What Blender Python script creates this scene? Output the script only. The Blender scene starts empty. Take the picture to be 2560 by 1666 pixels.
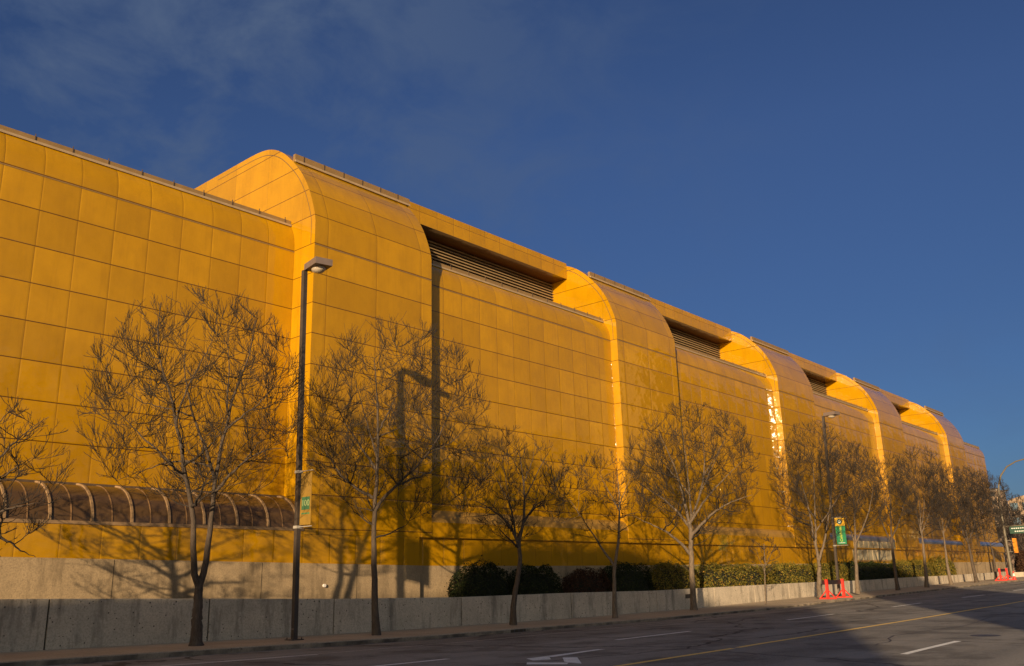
import bpy, math, random
import numpy as np
from mathutils import Vector, Matrix
R = math.radians
C = bpy.context.scene.collection
random.seed(7)

# ------------------------------------------------------------------ helpers
def tag(o, label=None, cat=None, group=None, kind=None):
    if label: o['label'] = label
    if cat: o['category'] = cat
    if group: o['group'] = group
    if kind: o['kind'] = kind
    return o

def empty(name, loc=(0, 0, 0), rz=0.0):
    o = bpy.data.objects.new(name, None)
    C.objects.link(o)
    o.location = loc
    o.rotation_euler = (0, 0, rz)
    o.empty_display_size = 0.2
    return o

def copy_tree(o, parent=None):
    c = o.copy()
    C.objects.link(c)
    c.parent = parent
    for ch in o.children:
        copy_tree(ch, c)
    return c

class MB:
    """collects faces (with uv) and links them as one mesh object"""
    def __init__(s):
        s.v = []; s.f = []; s.uv = []; s.chunks = []
    def face(s, pts, uvs=None):
        n = len(s.v)
        s.v.extend([tuple(p) for p in pts])
        s.f.append(tuple(range(n, n + len(pts))))
        s.uv.extend(uvs if uvs else [(0.5, 0.5)] * len(pts))
        return s
    def box(s, x0, x1, y0, y1, z0, z1, fn=None):
        p = [(x0,y0,z0),(x1,y0,z0),(x1,y1,z0),(x0,y1,z0),(x0,y0,z1),(x1,y0,z1),(x1,y1,z1),(x0,y1,z1)]
        for q in ((0,1,5,4),(1,2,6,5),(2,3,7,6),(3,0,4,7),(4,5,6,7),(3,2,1,0)):
            pts = [p[i] for i in q]
            s.face(pts, [fn(a) for a in pts] if fn else None)
        return s
    def bar(s, a, b, w, h=None, up=(0, 0, 1)):
        """rectangular bar from a to b"""
        h = h or w
        a = Vector(a); b = Vector(b); d = (b - a).normalized()
        u = Vector(up)
        if abs(d.dot(u)) > .98: u = Vector((0, 1, 0))
        r = d.cross(u).normalized() * w / 2; t = r.cross(d).normalized() * h / 2
        p = [a-r-t, a+r-t, a+r+t, a-r+t, b-r-t, b+r-t, b+r+t, b-r+t]
        for q in ((0,1,5,4),(1,2,6,5),(2,3,7,6),(3,0,4,7),(7,6,5,4),(0,3,2,1)):
            s.face([p[i] for i in q][::-1])
        return s
    def tube(s, pts, rad, n=8, cap=True):
        P = [Vector(p) for p in pts]
        if not hasattr(rad, '__len__'): rad = [rad] * len(P)
        rings = []
        ref = None
        for i, p in enumerate(P):
            d = (P[min(i+1, len(P)-1)] - P[max(i-1, 0)]).normalized()
            if ref is None:
                ref = Vector((0, 0, 1)) if abs(d.z) < .9 else Vector((1, 0, 0))
            r = (ref - d * ref.dot(d)).normalized(); ref = r
            t = d.cross(r)
            rings.append([p + (r * math.cos(2*math.pi*k/n) + t * math.sin(2*math.pi*k/n)) * rad[i] for k in range(n)])
        for i in range(len(P)-1):
            for k in range(n):
                s.face([rings[i][k], rings[i][(k+1) % n], rings[i+1][(k+1) % n], rings[i+1][k]])
        if cap:
            s.face(rings[0][::-1]); s.face(rings[-1])
        return s
    def sweep(s, prof, x0, x1, uf, vs, n=1):
        """profile [(y,z)] swept along x, facing -y; uf(x)->u, vs: v per profile point"""
        for j in range(n):
            a = x0 + (x1-x0)*j/n; b = x0 + (x1-x0)*(j+1)/n
            for i in range(len(prof)-1):
                (y0, z0), (y1, z1) = prof[i], prof[i+1]
                s.face([(a,y0,z0),(b,y0,z0),(b,y1,z1),(a,y1,z1)],
                       [(uf(a),vs[i]),(uf(b),vs[i]),(uf(b),vs[i+1]),(uf(a),vs[i+1])])
        return s
    def build(s, name, mat, parent=None, smooth=False, loc=None, weld=False):
        me = bpy.data.meshes.new(name)
        me.from_pydata(s.v, [], s.f)
        ul = me.uv_layers.new(name='UVMap')
        ul.data.foreach_set('uv', np.array(s.uv, dtype=np.float32).ravel())
        me.materials.append(mat)
        if weld:
            import bmesh
            bm = bmesh.new(); bm.from_mesh(me)
            bmesh.ops.remove_doubles(bm, verts=bm.verts, dist=1e-4)
            bm.to_mesh(me); bm.free()
        if smooth:
            me.polygons.foreach_set('use_smooth', [True]*len(me.polygons))
        me.update()
        o = bpy.data.objects.new(name, me)
        C.objects.link(o)
        if parent: o.parent = parent
        if loc: o.location = loc
        return o

def mesh_np(name, V, F, mat, parent=None, smooth=True):
    """fast mesh from (N,3) verts and (M,4) or (M,3) faces"""
    me = bpy.data.meshes.new(name)
    k = F.shape[1]
    me.vertices.add(len(V)); me.vertices.foreach_set('co', V.astype(np.float32).ravel())
    me.loops.add(F.size); me.loops.foreach_set('vertex_index', F.astype(np.int32).ravel())
    me.polygons.add(len(F))
    me.polygons.foreach_set('loop_start', np.arange(0, F.size, k, dtype=np.int32))
    me.polygons.foreach_set('loop_total', np.full(len(F), k, dtype=np.int32))
    me.polygons.foreach_set('use_smooth', np.full(len(F), smooth))
    me.update(calc_edges=True); me.validate()
    me.materials.append(mat)
    o = bpy.data.objects.new(name, me); C.objects.link(o)
    if parent: o.parent = parent
    return o

# ------------------------------------------------------------------ materials
class NT:
    def __init__(s, name):
        s.m = bpy.data.materials.new(name); s.m.use_nodes = True
        s.n = s.m.node_tree.nodes; s.l = s.m.node_tree.links
        s.b = s.n['Principled BSDF']
    def add(s, t, **kw):
        n = s.n.new(t)
        for k, v in kw.items():
            if hasattr(n, k) and k not in n.inputs: setattr(n, k, v)
            else: n.inputs[k].default_value = v
        return n
    def link(s, a, b): s.l.new(a, b)
    def math(s, op, a, b=None, c=None):
        n = s.n.new('ShaderNodeMath'); n.operation = op
        for i, x in enumerate((a, b, c)):
            if x is None: continue
            if hasattr(x, 'is_linked') or hasattr(x, 'links'): s.link(x, n.inputs[i])
            else: n.inputs[i].default_value = x
        return n.outputs[0]
    def mix(s, fac, a, b, mode='MIX'):
        n = s.n.new('ShaderNodeMix'); n.data_type = 'RGBA'; n.blend_type = mode
        for sock, x in ((n.inputs['Factor'], fac), (n.inputs[6], a), (n.inputs[7], b)):
            if hasattr(x, 'links'): s.link(x, sock)
            else: sock.default_value = x if not isinstance(x, tuple) else (*x[:3], 1)
        return n.outputs[2]
    def ramp(s, fac, stops):
        n = s.n.new('ShaderNodeValToRGB')
        e = n.color_ramp.elements
        while len(e) < len(stops): e.new(.5)
        for i, (p, c) in enumerate(stops):
            e[i].position = p; e[i].color = (*c, 1) if isinstance(c, tuple) else (c, c, c, 1)
        s.link(fac, n.inputs[0]); return n.outputs[0]
    def noise(s, vec, scale, detail=3, rough=.55):
        n = s.n.new('ShaderNodeTexNoise'); n.inputs['Scale'].default_value = scale
        n.inputs['Detail'].default_value = detail; n.inputs['Roughness'].default_value = rough
        if vec is not None: s.link(vec, n.inputs['Vector'])
        return n.outputs['Fac']
    def world(s):
        return s.n.new('ShaderNodeNewGeometry').outputs['Position']
    def obj(s):
        return s.n.new('ShaderNodeTexCoord').outputs['Object']
    def scaled(s, vec, sc):
        n = s.n.new('ShaderNodeMapping'); n.inputs['Scale'].default_value = sc
        s.link(vec, n.inputs['Vector']); return n.outputs[0]
    def bump(s, h, strength=.3, dist=.02):
        n = s.n.new('ShaderNodeBump'); n.inputs['Strength'].default_value = strength
        n.inputs['Distance'].default_value = dist
        s.link(h, n.inputs['Height']); s.link(n.outputs[0], s.b.inputs['Normal'])
        return n.outputs[0]
    def set(s, **kw):
        for k, v in kw.items():
            s.b.inputs[k.replace('_', ' ')].default_value = (*v, 1) if isinstance(v, tuple) else v
        return s
    def col(s, c): s.link(c, s.b.inputs['Base Color'])

def simple(name, col, rough=.6, var=.12, scale=3.0, metallic=0.0, bump=0.0, coat=0.0):
    t = NT(name)
    nz = t.noise(t.world(), scale, 4)
    lo = tuple(c*(1-var) for c in col); hi = tuple(min(1, c*(1+var)) for c in col)
    t.col(t.ramp(nz, [(.3, lo), (.7, hi)]))
    t.set(Roughness=rough, Metallic=metallic, Coat_Weight=coat)
    if bump: t.bump(t.noise(t.world(), scale*8, 3), bump, .01)
    return t.m

PANEL = (.52, .262, .002)
def panel_mat(name, w_u, w_v, du_dark=.55, bulge=1.0):
    """sheet metal panels: joints on integer uv, every panel slightly bowed"""
    t = NT(name)
    uv = t.n.new('ShaderNodeUVMap').outputs[0]
    sep = t.n.new('ShaderNodeSeparateXYZ'); t.link(uv, sep.inputs[0])
    u, v = sep.outputs[0], sep.outputs[1]
    fu, fv = t.math('FRACT', u), t.math('FRACT', v)
    du = t.math('MINIMUM', fu, t.math('SUBTRACT', 1.0, fu))
    dv = t.math('MINIMUM', fv, t.math('SUBTRACT', 1.0, fv))
    lu = t.math('LESS_THAN', du, w_u); lv = t.math('LESS_THAN', dv, w_v)
    comb = t.n.new('ShaderNodeCombineXYZ')
    t.link(t.math('FLOOR', u), comb.inputs[0]); t.link(t.math('FLOOR', v), comb.inputs[1])
    wn = t.n.new('ShaderNodeTexWhiteNoise'); wn.noise_dimensions = '3D'
    t.link(comb.outputs[0], wn.inputs['Vector'])
    pos = t.world()
    dirt = t.noise(pos, .85, 4, .55)
    fine = t.noise(t.scaled(pos, (4.5, 4.5, .45)), 1.0, 4, .65)
    c = t.mix(t.math('MULTIPLY', wn.outputs['Value'], 1.0), PANEL, tuple(x*.80 for x in PANEL))
    c = t.mix(t.math('MULTIPLY', t.ramp(dirt, [(.40, 0.0), (.68, 1.0)]), .42), c, (.35, .172, .002))
    c = t.mix(t.math('MULTIPLY', t.ramp(fine, [(.48, 0.0), (.8, 1.0)]), .45), c, (.35, .17, .003))
    seam = t.math('MAXIMUM', t.math('MULTIPLY', lu, du_dark), t.math('MULTIPLY', lv, .88))
    c = t.mix(seam, c, (.07, .024, .002))
    t.col(c)
    t.set(Roughness=.36, Coat_Weight=1.0, Coat_Roughness=.05, Coat_IOR=1.5, Specular_IOR_Level=.05)
    # bow of the sheet + rolled edges
    pil = t.math('MULTIPLY', t.math('MULTIPLY', fu, t.math('SUBTRACT', 1.0, fu)),
                 t.math('MULTIPLY', fv, t.math('SUBTRACT', 1.0, fv)))
    edge = t.math('MULTIPLY', t.ramp(t.math('MINIMUM', du, dv), [(0.0, 0.0), (.045, 1.0)]), .012)
    wob = t.math('MULTIPLY', t.noise(t.scaled(pos, (1, 1, 1.6)), .75, 2), .085*bulge)
    h = t.math('ADD', t.math('ADD', t.math('MULTIPLY', pil, .30*bulge), edge), wob)
    t.link(t.bump(h, .40, 1.0), t.b.inputs['Coat Normal'])
    return t.m

def concrete_mat(name, col, streak=.5, pock=.5, sc=1.0, base_dark=.0):
    t = NT(name)
    p = t.world()
    big = t.noise(p, .6*sc, 5, .6)
    st = t.noise(t.scaled(p, (1.0, 1.0, .16)), 1.25, 6, .72)
    fine = t.noise(p, 17, 5, .8)
    med = t.noise(p, 5, 4, .6)
    c = t.ramp(big, [(.3, tuple(x*.78 for x in col)), (.7, tuple(x*1.12 for x in col))])
    c = t.mix(t.math('MULTIPLY', t.ramp(st, [(.50, 0.0), (.64, 1.0)]), streak), c, tuple(x*.36 for x in col))
    c = t.mix(t.math('MULTIPLY', t.ramp(fine, [(.38, 1.0), (.56, 0.0)]), .6), c, tuple(x*.45 for x in col))
    c = t.mix(t.math('MULTIPLY', t.ramp(med, [(.5, 0.0), (.8, 1.0)]), .3), c, tuple(min(1, x*1.35) for x in col))
    vo = t.n.new('ShaderNodeTexVoronoi'); vo.inputs['Scale'].default_value = 4.6
    vo.inputs['Randomness'].default_value = 1.0
    t.link(p, vo.inputs['Vector'])
    holes = t.math('LESS_THAN', vo.outputs['Distance'], t.math('MULTIPLY', big, .24))
    c = t.mix(t.math('MULTIPLY', holes, pock), c, tuple(x*.18 for x in col))
    t.col(c); t.set(Roughness=.88)
    t.bump(t.math('ADD', fine, t.math('MULTIPLY', holes, -2.0)), .35, .012)
    return t.m

def asphalt_mat():
    t = NT('asphalt')
    p = t.world()
    fine = t.noise(p, 20, 7, .95)
    big = t.noise(t.scaled(p, (.05, .6, 1)), 1.0, 4, .6)   # wear runs along the lanes
    pat = t.noise(p, .45, 6, .65)
    c = t.ramp(fine, [(.34, (.035, .033, .030)), (.66, (.35, .325, .295))])
    c = t.mix(t.math('MULTIPLY', t.ramp(big, [(.38, 0.0), (.68, 1.0)]), .55), c, (.39, .355, .315))
    c = t.mix(t.math('MULTIPLY', t.ramp(pat, [(.50, 0.0), (.60, 1.0)]), .55), c, (.06, .053, .046))
    vo = t.n.new('ShaderNodeTexVoronoi'); vo.feature = 'DISTANCE_TO_EDGE'; vo.inputs['Scale'].default_value = .11
    wv = t.n.new('ShaderNodeVectorMath'); wv.operation = 'ADD'
    nz = t.n.new('ShaderNodeTexNoise'); nz.inputs['Scale'].default_value = .7; nz.inputs['Detail'].default_value = 5
    t.link(p, nz.inputs['Vector'])
    t.link(p, wv.inputs[0]); t.link(nz.outputs['Color'], wv.inputs[1]); t.link(wv.outputs[0], vo.inputs['Vector'])
    crack = t.math('LESS_THAN', vo.outputs['Distance'], .006)
    c = t.mix(t.math('MULTIPLY', crack, .75), c, (.012, .012, .013))
    t.col(c); t.set(Roughness=.82, Specular_IOR_Level=.35)
    t.bump(fine, .5, .012)
    return t.m

def paint_mat(name, col, wear=.5):
    t = NT(name)
    p = t.world()
    n1 = t.noise(p, 18, 5, .75); n2 = t.noise(p, 2.2, 4)
    w = t.math('ADD', t.math('MULTIPLY', n1, .65), t.math('MULTIPLY', n2, .45))
    c = t.mix(t.math('MULTIPLY', t.ramp(w, [(.5, 0.0), (.72, 1.0)]), wear), col, (.09, .085, .08))
    t.col(c); t.set(Roughness=.75)
    return t.m

def leaf_mat(name, dark, light, third=None):
    t = NT(name)
    g = t.n.new('ShaderNodeNewGeometry')
    c = t.ramp(g.outputs['Random Per Island'], [(.0, dark), (.7, light), (1.0, third or light)])
    n = t.noise(g.outputs['Position'], 1.3, 3)
    c = t.mix(t.math('MULTIPLY', t.ramp(n, [(.4, 0.0), (.7, 1.0)]), .5), c, tuple(x*.6 for x in dark))
    t.col(c); t.set(Roughness=.75, Specular_IOR_Level=.2)
    return t.m

def bark_mat(name, col):
    t = NT(name)
    p = t.world()
    n1 = t.noise(t.scaled(p, (6, 6, 1.4)), 3.0, 4, .7); n2 = t.noise(p, 1.2, 3)
    c = t.ramp(n1, [(.3, tuple(x*.4 for x in col)), (.7, tuple(x*1.3 for x in col))])
    c = t.mix(t.math('MULTIPLY', t.ramp(n2, [(.45, 0.0), (.7, 1.0)]), .35), c, tuple(x*1.5 for x in col))
    t.col(c); t.set(Roughness=.9); t.bump(n1, .7, .03)
    return t.m

M = {}
M['panel'] = panel_mat('yellow_panels', .008, .014)
M['panel_wide'] = panel_mat('yellow_pier_panels', .005, .014, .55)
M['panel_side'] = panel_mat('yellow_side_panels', .004, .012, .25, .5)
M['gutter'] = simple('beige_gutter_metal', (.26, .16, .06), .45, .12, 1.5)
M['gutter_lip'] = simple('pale_gutter_lip', (.40, .29, .17), .4, .1, 2)
M['dark_metal'] = simple('dark_brown_metal', (.055, .042, .034), .5, .2, 4)
M['bracket'] = simple('bracket_metal', (.10, .065, .04), .6, .2, 4)
M['slat'] = simple('louver_metal', (.38, .26, .13), .5, .12, 2)
M['void'] = simple('dark_void', (.05, .038, .024), .9, .2, 2)
M['glazing'] = simple('brown_acrylic', (.098, .056, .024), .26, .22, .8, coat=.4)
M['rib'] = simple('awning_rib_metal', (.31, .20, .105), .5, .2, 3)
M['rib_thin'] = simple('awning_thin_rib', (.22, .125, .055), .5, .2, 3)
M['pale_metal'] = simple('pale_ledge_metal', (.36, .20, .035), .45, .12, 1.2)
M['canopy'] = simple('grey_canopy_acrylic', (.15, .14, .145), .3, .2, .8, coat=.6)
M['concrete'] = concrete_mat('upper_concrete', (.43, .315, .185), .7, .15)
M['concrete_low'] = concrete_mat('low_wall_concrete', (.60, .51, .395), .95, 1.0)
M['concrete_walk'] = concrete_mat('pavement_concrete', (.50, .40, .28), .15, .25, .7)
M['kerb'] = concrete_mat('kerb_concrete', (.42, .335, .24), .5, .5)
def _shade_face():
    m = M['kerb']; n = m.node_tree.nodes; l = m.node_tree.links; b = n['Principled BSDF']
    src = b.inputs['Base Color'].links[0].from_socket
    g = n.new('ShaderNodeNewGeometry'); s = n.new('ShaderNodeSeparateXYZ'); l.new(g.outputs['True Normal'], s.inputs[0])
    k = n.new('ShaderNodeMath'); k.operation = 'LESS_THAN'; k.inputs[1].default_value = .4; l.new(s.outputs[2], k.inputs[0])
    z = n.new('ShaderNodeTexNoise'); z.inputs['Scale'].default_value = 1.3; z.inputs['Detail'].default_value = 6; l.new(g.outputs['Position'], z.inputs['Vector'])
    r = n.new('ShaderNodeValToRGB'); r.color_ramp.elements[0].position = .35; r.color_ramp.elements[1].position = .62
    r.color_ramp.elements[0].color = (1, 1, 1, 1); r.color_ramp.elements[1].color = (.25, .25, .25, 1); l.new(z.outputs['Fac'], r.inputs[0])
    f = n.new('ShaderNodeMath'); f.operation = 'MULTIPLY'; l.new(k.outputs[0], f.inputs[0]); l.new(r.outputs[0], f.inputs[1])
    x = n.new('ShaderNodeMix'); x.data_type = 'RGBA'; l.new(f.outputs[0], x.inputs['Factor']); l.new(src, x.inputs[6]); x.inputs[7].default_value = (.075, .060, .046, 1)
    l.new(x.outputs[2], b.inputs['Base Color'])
_shade_face()   # road face of the kerb: its shade and blotchy stains mixed into the colour
M['roof'] = simple('roof_gravel', (.25, .22, .18), .9, .2, 2)
M['asphalt'] = asphalt_mat()
M['white_paint'] = paint_mat('white_road_paint', (.90, .88, .85), .42)
M['worn_paint'] = paint_mat('worn_edge_paint', (.62, .57, .50), .8)
M['yellow_paint'] = paint_mat('yellow_road_paint', (.95, .62, .16), .25)
M['soil'] = simple('planter_soil', (.045, .034, .024), .95, .4, 4, bump=.6)
M['ground'] = simple('terrain', (.14, .12, .09), .95, .3, .2)
M['bark'] = bark_mat('tree_bark', (.085, .062, .045))
M['bark2'] = bark_mat('pale_tree_bark', (.16, .12, .085))
M['twig'] = bark_mat('twig_bark', (.034, .026, .021))
M['leaf_dark'] = leaf_mat('dark_bush_shaded_hedge_leaves', (.008, .013, .004), (.022, .034, .008), (.06, .065, .015))
M['leaf_red'] = leaf_mat('brown_bush_leaves', (.030, .014, .009), (.07, .032, .017), (.10, .055, .02))
M['leaf_hedge'] = leaf_mat('hedge_leaves', (.040, .045, .010), (.21, .175, .024), (.32, .18, .03))
M['leaf_core'] = simple('bush_core', (.012, .014, .006), .95, .4, 3)
M['red_plastic'] = simple('red_barricade_paint', (.72, .035, .022), .45, .12, 3)
M['black_board'] = simple('black_board', (.022, .018, .018), .6, .2, 3)
M['white_plastic'] = simple('white_band', (.75, .7, .66), .5, .06, 3)
M['lens'] = simple('lamp_lens', (.52, .45, .36), .12, .1, 2, coat=.6)
M['lamp_grey'] = simple('lamp_housing', (.16, .12, .105), .5, .12, 2)
M['steel'] = simple('galvanised_steel', (.36, .33, .29), .45, .15, 2)
M['mast'] = simple('mast_paint', (.13, .11, .075), .55, .15, 2)
M['ban_yellow'] = simple('banner_yellow', (.62, .36, .02), .75, .1, 3)
M['ban_pale'] = simple('banner_faded_yellow', (.25, .145, .018), .75, .15, 3)
M['ban_green'] = simple('banner_green', (.012, .19, .085), .75, .1, 3)
M['ban_teal'] = simple('banner_teal', (.02, .10, .12), .75, .1, 3)
M['ban_text'] = simple('banner_lettering', (.62, .62, .05), .75, .05, 3)
M['ban_white'] = simple('banner_white', (.70, .74, .70), .75, .05, 3)
M['ban_faded'] = simple('faded_banner_lettering', (.30, .36, .16), .75, .1, 3)
M['ban_dull'] = simple('faded_banner_green', (.035, .115, .05), .75, .1, 3)
M['tar'] = simple('crack_sealant', (.012, .012, .013), .6, .3, 2)
M['sign_green'] = simple('street_sign_green', (.02, .07, .05), .5, .1, 3)
M['signal_yellow'] = simple('signal_yellow', (.62, .23, .01), .5, .1, 3)
M['pane'] = simple('bright_reflection_glass', (.42, .36, .24), .08, .3, .7, coat=.8)  # bright reflection put into the glass colour
M['brick_tan'] = simple('tan_brick', (.36, .25, .16), .85, .15, 1)
M['brick_brown'] = simple('brown_brick', (.22, .15, .11), .85, .2, .6)
M['stone'] = simple('pale_precast', (.42, .36, .30), .85, .12, .5)
M['glass_dark'] = simple('dark_window_glass', (.03, .035, .04), .08, .3, .4, coat=.5)
M['glass_blue'] = simple('blue_window_glass', (.10, .16, .22), .1, .25, .4, coat=.5)
M['iron'] = simple('cast_iron', (.05, .05, .055), .6, .2, 4)

# ------------------------------------------------------------------ the lie of the land (metres; x along the street, y into the block)
GX = [-400, -60, -20, 0, 11, 24, 40, 53, 65, 80, 95, 110, 125, 150, 200, 300, 900]
GZ = [.5, .45, .32, .18, .05, -.16, -.25, -.23, -.08, .06, .22, .36, .48, .62, .72, .75, .75]
def zg(x): return float(np.interp(x, GX, GZ))                 # pavement level
YK, YW = 25.5, 30.28
WT_X = [-60, 0, 11, 21, 23.5, 31, 39.4, 48, 61, 71, 81, 94, 107, 120, 200]
WT_Z = [1.9, 1.8, 1.60, 1.31, 1.22, 1.07, 1.05, .96, 1.02, 1.06, 1.02, 1.12, 1.14, 1.24, 1.6]
def wall_top(x): return float(np.interp(x, WT_X, WT_Z))
CT_X = [-60, 0, 11, 30, 41, 60, 125, 200]
CT_Z = [3.3, 3.07, 2.92, 2.56, 2.50, 2.52, 2.60, 2.65]
def conc_top(x): return float(np.interp(x, CT_X, CT_Z))
BX = [-60, 0, 15, 18, 25, 30, 40, 50, 60, 70, 100, 150, 400]
BZ = [.06, -.05, -.08, -.05, .07, .11, .20, .25, .22, .14, .12, .12, .12]
def zroad(x, y): return zg(x) - .15 + float(np.interp(x, BX, BZ))*max(0.0, 1 - ((y-12.0)/14.0)**2)

def ground_sheet(name, mat, ys, zf, x0=-80, x1=420, step=3.0, xs=None):
    mb = MB()
    xs = xs or [x0 + (x1-x0)*i/int((x1-x0)/step) for i in range(int((x1-x0)/step)+1)]
    for a, b in zip(xs[:-1], xs[1:]):
        for c, d in zip(ys[:-1], ys[1:]):
            mb.face([(a,c,zf(a,c)),(b,c,zf(b,c)),(b,d,zf(b,d)),(a,d,zf(a,d))])
    return tag(mb.build(name, mat, smooth=True, weld=True), kind='structure')

ground_sheet('ground', M['ground'], [-900, -300, -60, 0, 30, 90, 400, 1500], lambda x, y: zg(x) - .62,
             xs=[-900, -400, -200, -80] + list(range(-70, 210, 10)) + [260, 330, 420, 700, 1200, 2600])
ground_sheet('road', M['asphalt'], [-.6, 2, 4, 6, 8, 10, 12, 14, 16, 18, 20, 22, 24, YK], zroad)
ground_sheet('pavement', M['concrete_walk'], [YK+.16, 27.0, 28.6, YW+.05], lambda x, y: zg(x))
ground_sheet('opposite_pavement', M['concrete_walk'], [-9.0, -5, -.76], lambda x, y: zg(x))
def kerb(name, ya, yb, face):
    mb = MB()
    x = -80.0
    while x < 420:
        b = x + 3.0; g = .006
        for (p, q) in ((x+g, b-g),):
            za, zb = zg(p) + .004, zg(q) + .004
            y0, y1 = (ya, yb)
            mb.face([(p,y0,za-.45),(q,y0,zb-.45),(q,y0,zb-.025),(p,y0,za-.025)])
            yc = y0 + (.025 if y1 > y0 else -.025)
            mb.face([(p,y0,za-.025),(q,y0,zb-.025),(q,yc,zb),(p,yc,za)])
            mb.face([(p,yc,za),(q,yc,zb),(q,y1,zb),(p,y1,za)])
            mb.face([(p,y1,za),(q,y1,zb),(q,y1,zb-.3),(p,y1,za-.3)])
            mb.face([(p,y0,za-.45),(p,y0,za-.025),(p,yc,za),(p,y1,za),(p,y1,za-.3)])
            mb.face([(q,y0,zb-.45),(q,y0,zb-.025),(q,yc,zb),(q,y1,zb),(q,y1,zb-.3)])
        x = b
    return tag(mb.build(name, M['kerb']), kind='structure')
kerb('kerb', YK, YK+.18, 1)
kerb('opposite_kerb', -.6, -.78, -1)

def strip(name, mat, pts, w, lift=.005, kind='structure', step=1.5):
    """painted line following the road surface through the (x, y) points"""
    mb = MB(); P = []
    for (xa, ya), (xb, yb) in zip(pts[:-1], pts[1:]):
        n = max(1, int(math.hypot(xb-xa, yb-ya)/step))
        P += [(xa+(xb-xa)*i/n, ya+(yb-ya)*i/n) for i in range(n)]
    P.append(pts[-1])
    for (xa, ya), (xb, yb) in zip(P[:-1], P[1:]):
        mb.face([(xa,ya-w/2,zroad(xa,ya-w/2)+lift),(xb,yb-w/2,zroad(xb,yb-w/2)+lift),
                 (xb,yb+w/2,zroad(xb,yb+w/2)+lift),(xa,ya+w/2,zroad(xa,ya+w/2)+lift)])
    return tag(mb.build(name, mat), kind=kind)
strip('road_marking_edge_line', M['worn_paint'], [(5, 22.9), (18, 22.85), (30, 22.9), (110, 23.4)], .10)
strip('road_marking_edge_dash', M['white_paint'], [(12.2, 22.65), (17.1, 22.65)], .11, .009)
for a, b in ((-6.5, 0.0), (3.4, 9.0), (14.7, 17.9), (25.8, 30.6), (39.0, 44.3), (52.5, 57.5), (66.1, 71.5), (80, 85.5), (94, 99.5)):
    strip('road_marking_lane_dash', M['white_paint'], [(a, 18.0), (b, 18.0)], .20)
strip('road_marking_centre_line', M['yellow_paint'], [(-60, 12.7), (60, 12.7), (200, 12.9)], .19)
for a, b in ((9.6, 14.2), (23.7, 28.3), (38, 43), (52, 57)):
    strip('road_marking_near_dash', M['white_paint'], [(a, 8.0), (b, 8.0)], .19)

for k, pts in enumerate([[(24, 16.5), (27, 15.6), (31, 15.9), (36, 14.6), (44, 14.2)], [(10, 19.6), (15, 20.2), (21, 19.9), (29, 20.6), (38, 20.3)],
                         [(26, 9.4), (30, 10.3), (36, 9.8), (46, 10.6)], [(17, 10.9), (22, 11.3), (25, 10.6)], [(40, 22.2), (52, 21.6), (66, 22.0)]]):
    rk = random.Random(k); q = []
    for (xa, ya), (xb, yb) in zip(pts[:-1], pts[1:]):
        q += [(xa+(xb-xa)*i/6, ya+(yb-ya)*i/6+rk.uniform(-.12, .12)) for i in range(6)]
    strip('road_crack', M['tar'], q+[pts[-1]], .05, .0035)

def patch(name, mat, polys, lift=.006):
    mb = MB()
    for p in polys:
        mb.face([(x, y, zroad(x, y)+lift) for x, y in p])
    return tag(mb.build(name, mat), kind='structure')
ARROW_DX, ARROW_DY = 0.0, 0.0
def ar(l): return [(x+ARROW_DX, y+ARROW_DY) for x, y in l]
patch('road_marking_arrow', M['white_paint'], [
    ar([(19.55, 15.72), (22.35, 16.0), (22.2, 16.18), (19.5, 16.06)]),
    ar([(18.84, 16.05), (18.5, 15.52), (18.95, 15.30), (19.45, 15.75), (19.5, 16.06)]),
    ar([(17.56, 14.95), (18.06, 14.08), (18.42, 14.32), (18.02, 15.33)]),
    ar([(18.42, 14.32), (18.32, 13.84), (19.72, 15.03), (19.56, 15.40), (18.55, 14.55)])])

mb = MB()
n = 28
cz = zroad(30.8, 7.95)
mb.face([(30.8+.42*math.cos(2*math.pi*k/n), 7.9+.42*math.sin(2*math.pi*k/n), zroad(30.8+.42*math.cos(2*math.pi*k/n), 7.9+.42*math.sin(2*math.pi*k/n))+.006) for k in range(n)])
mh = tag(mb.build('manhole_cover', M['iron']), 'round iron manhole cover in the near lane of the road', 'manhole cover')
mb = MB()
mb.box(29.0, 29.95, YK-.012, YK+.05, zg(29.5)-.135, zg(29.5)-.02)
dr = tag(mb.build('storm_drain', M['void']), 'dark storm drain slot in the kerb face beside the crooked tree', 'drain')
for k in range(3): MB().box(29.2+.28*k, 29.24+.28*k, YK-.02, YK-.013, zg(29.5)-.135, zg(29.5)-.02).build('bar', M['iron'], dr)

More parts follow.
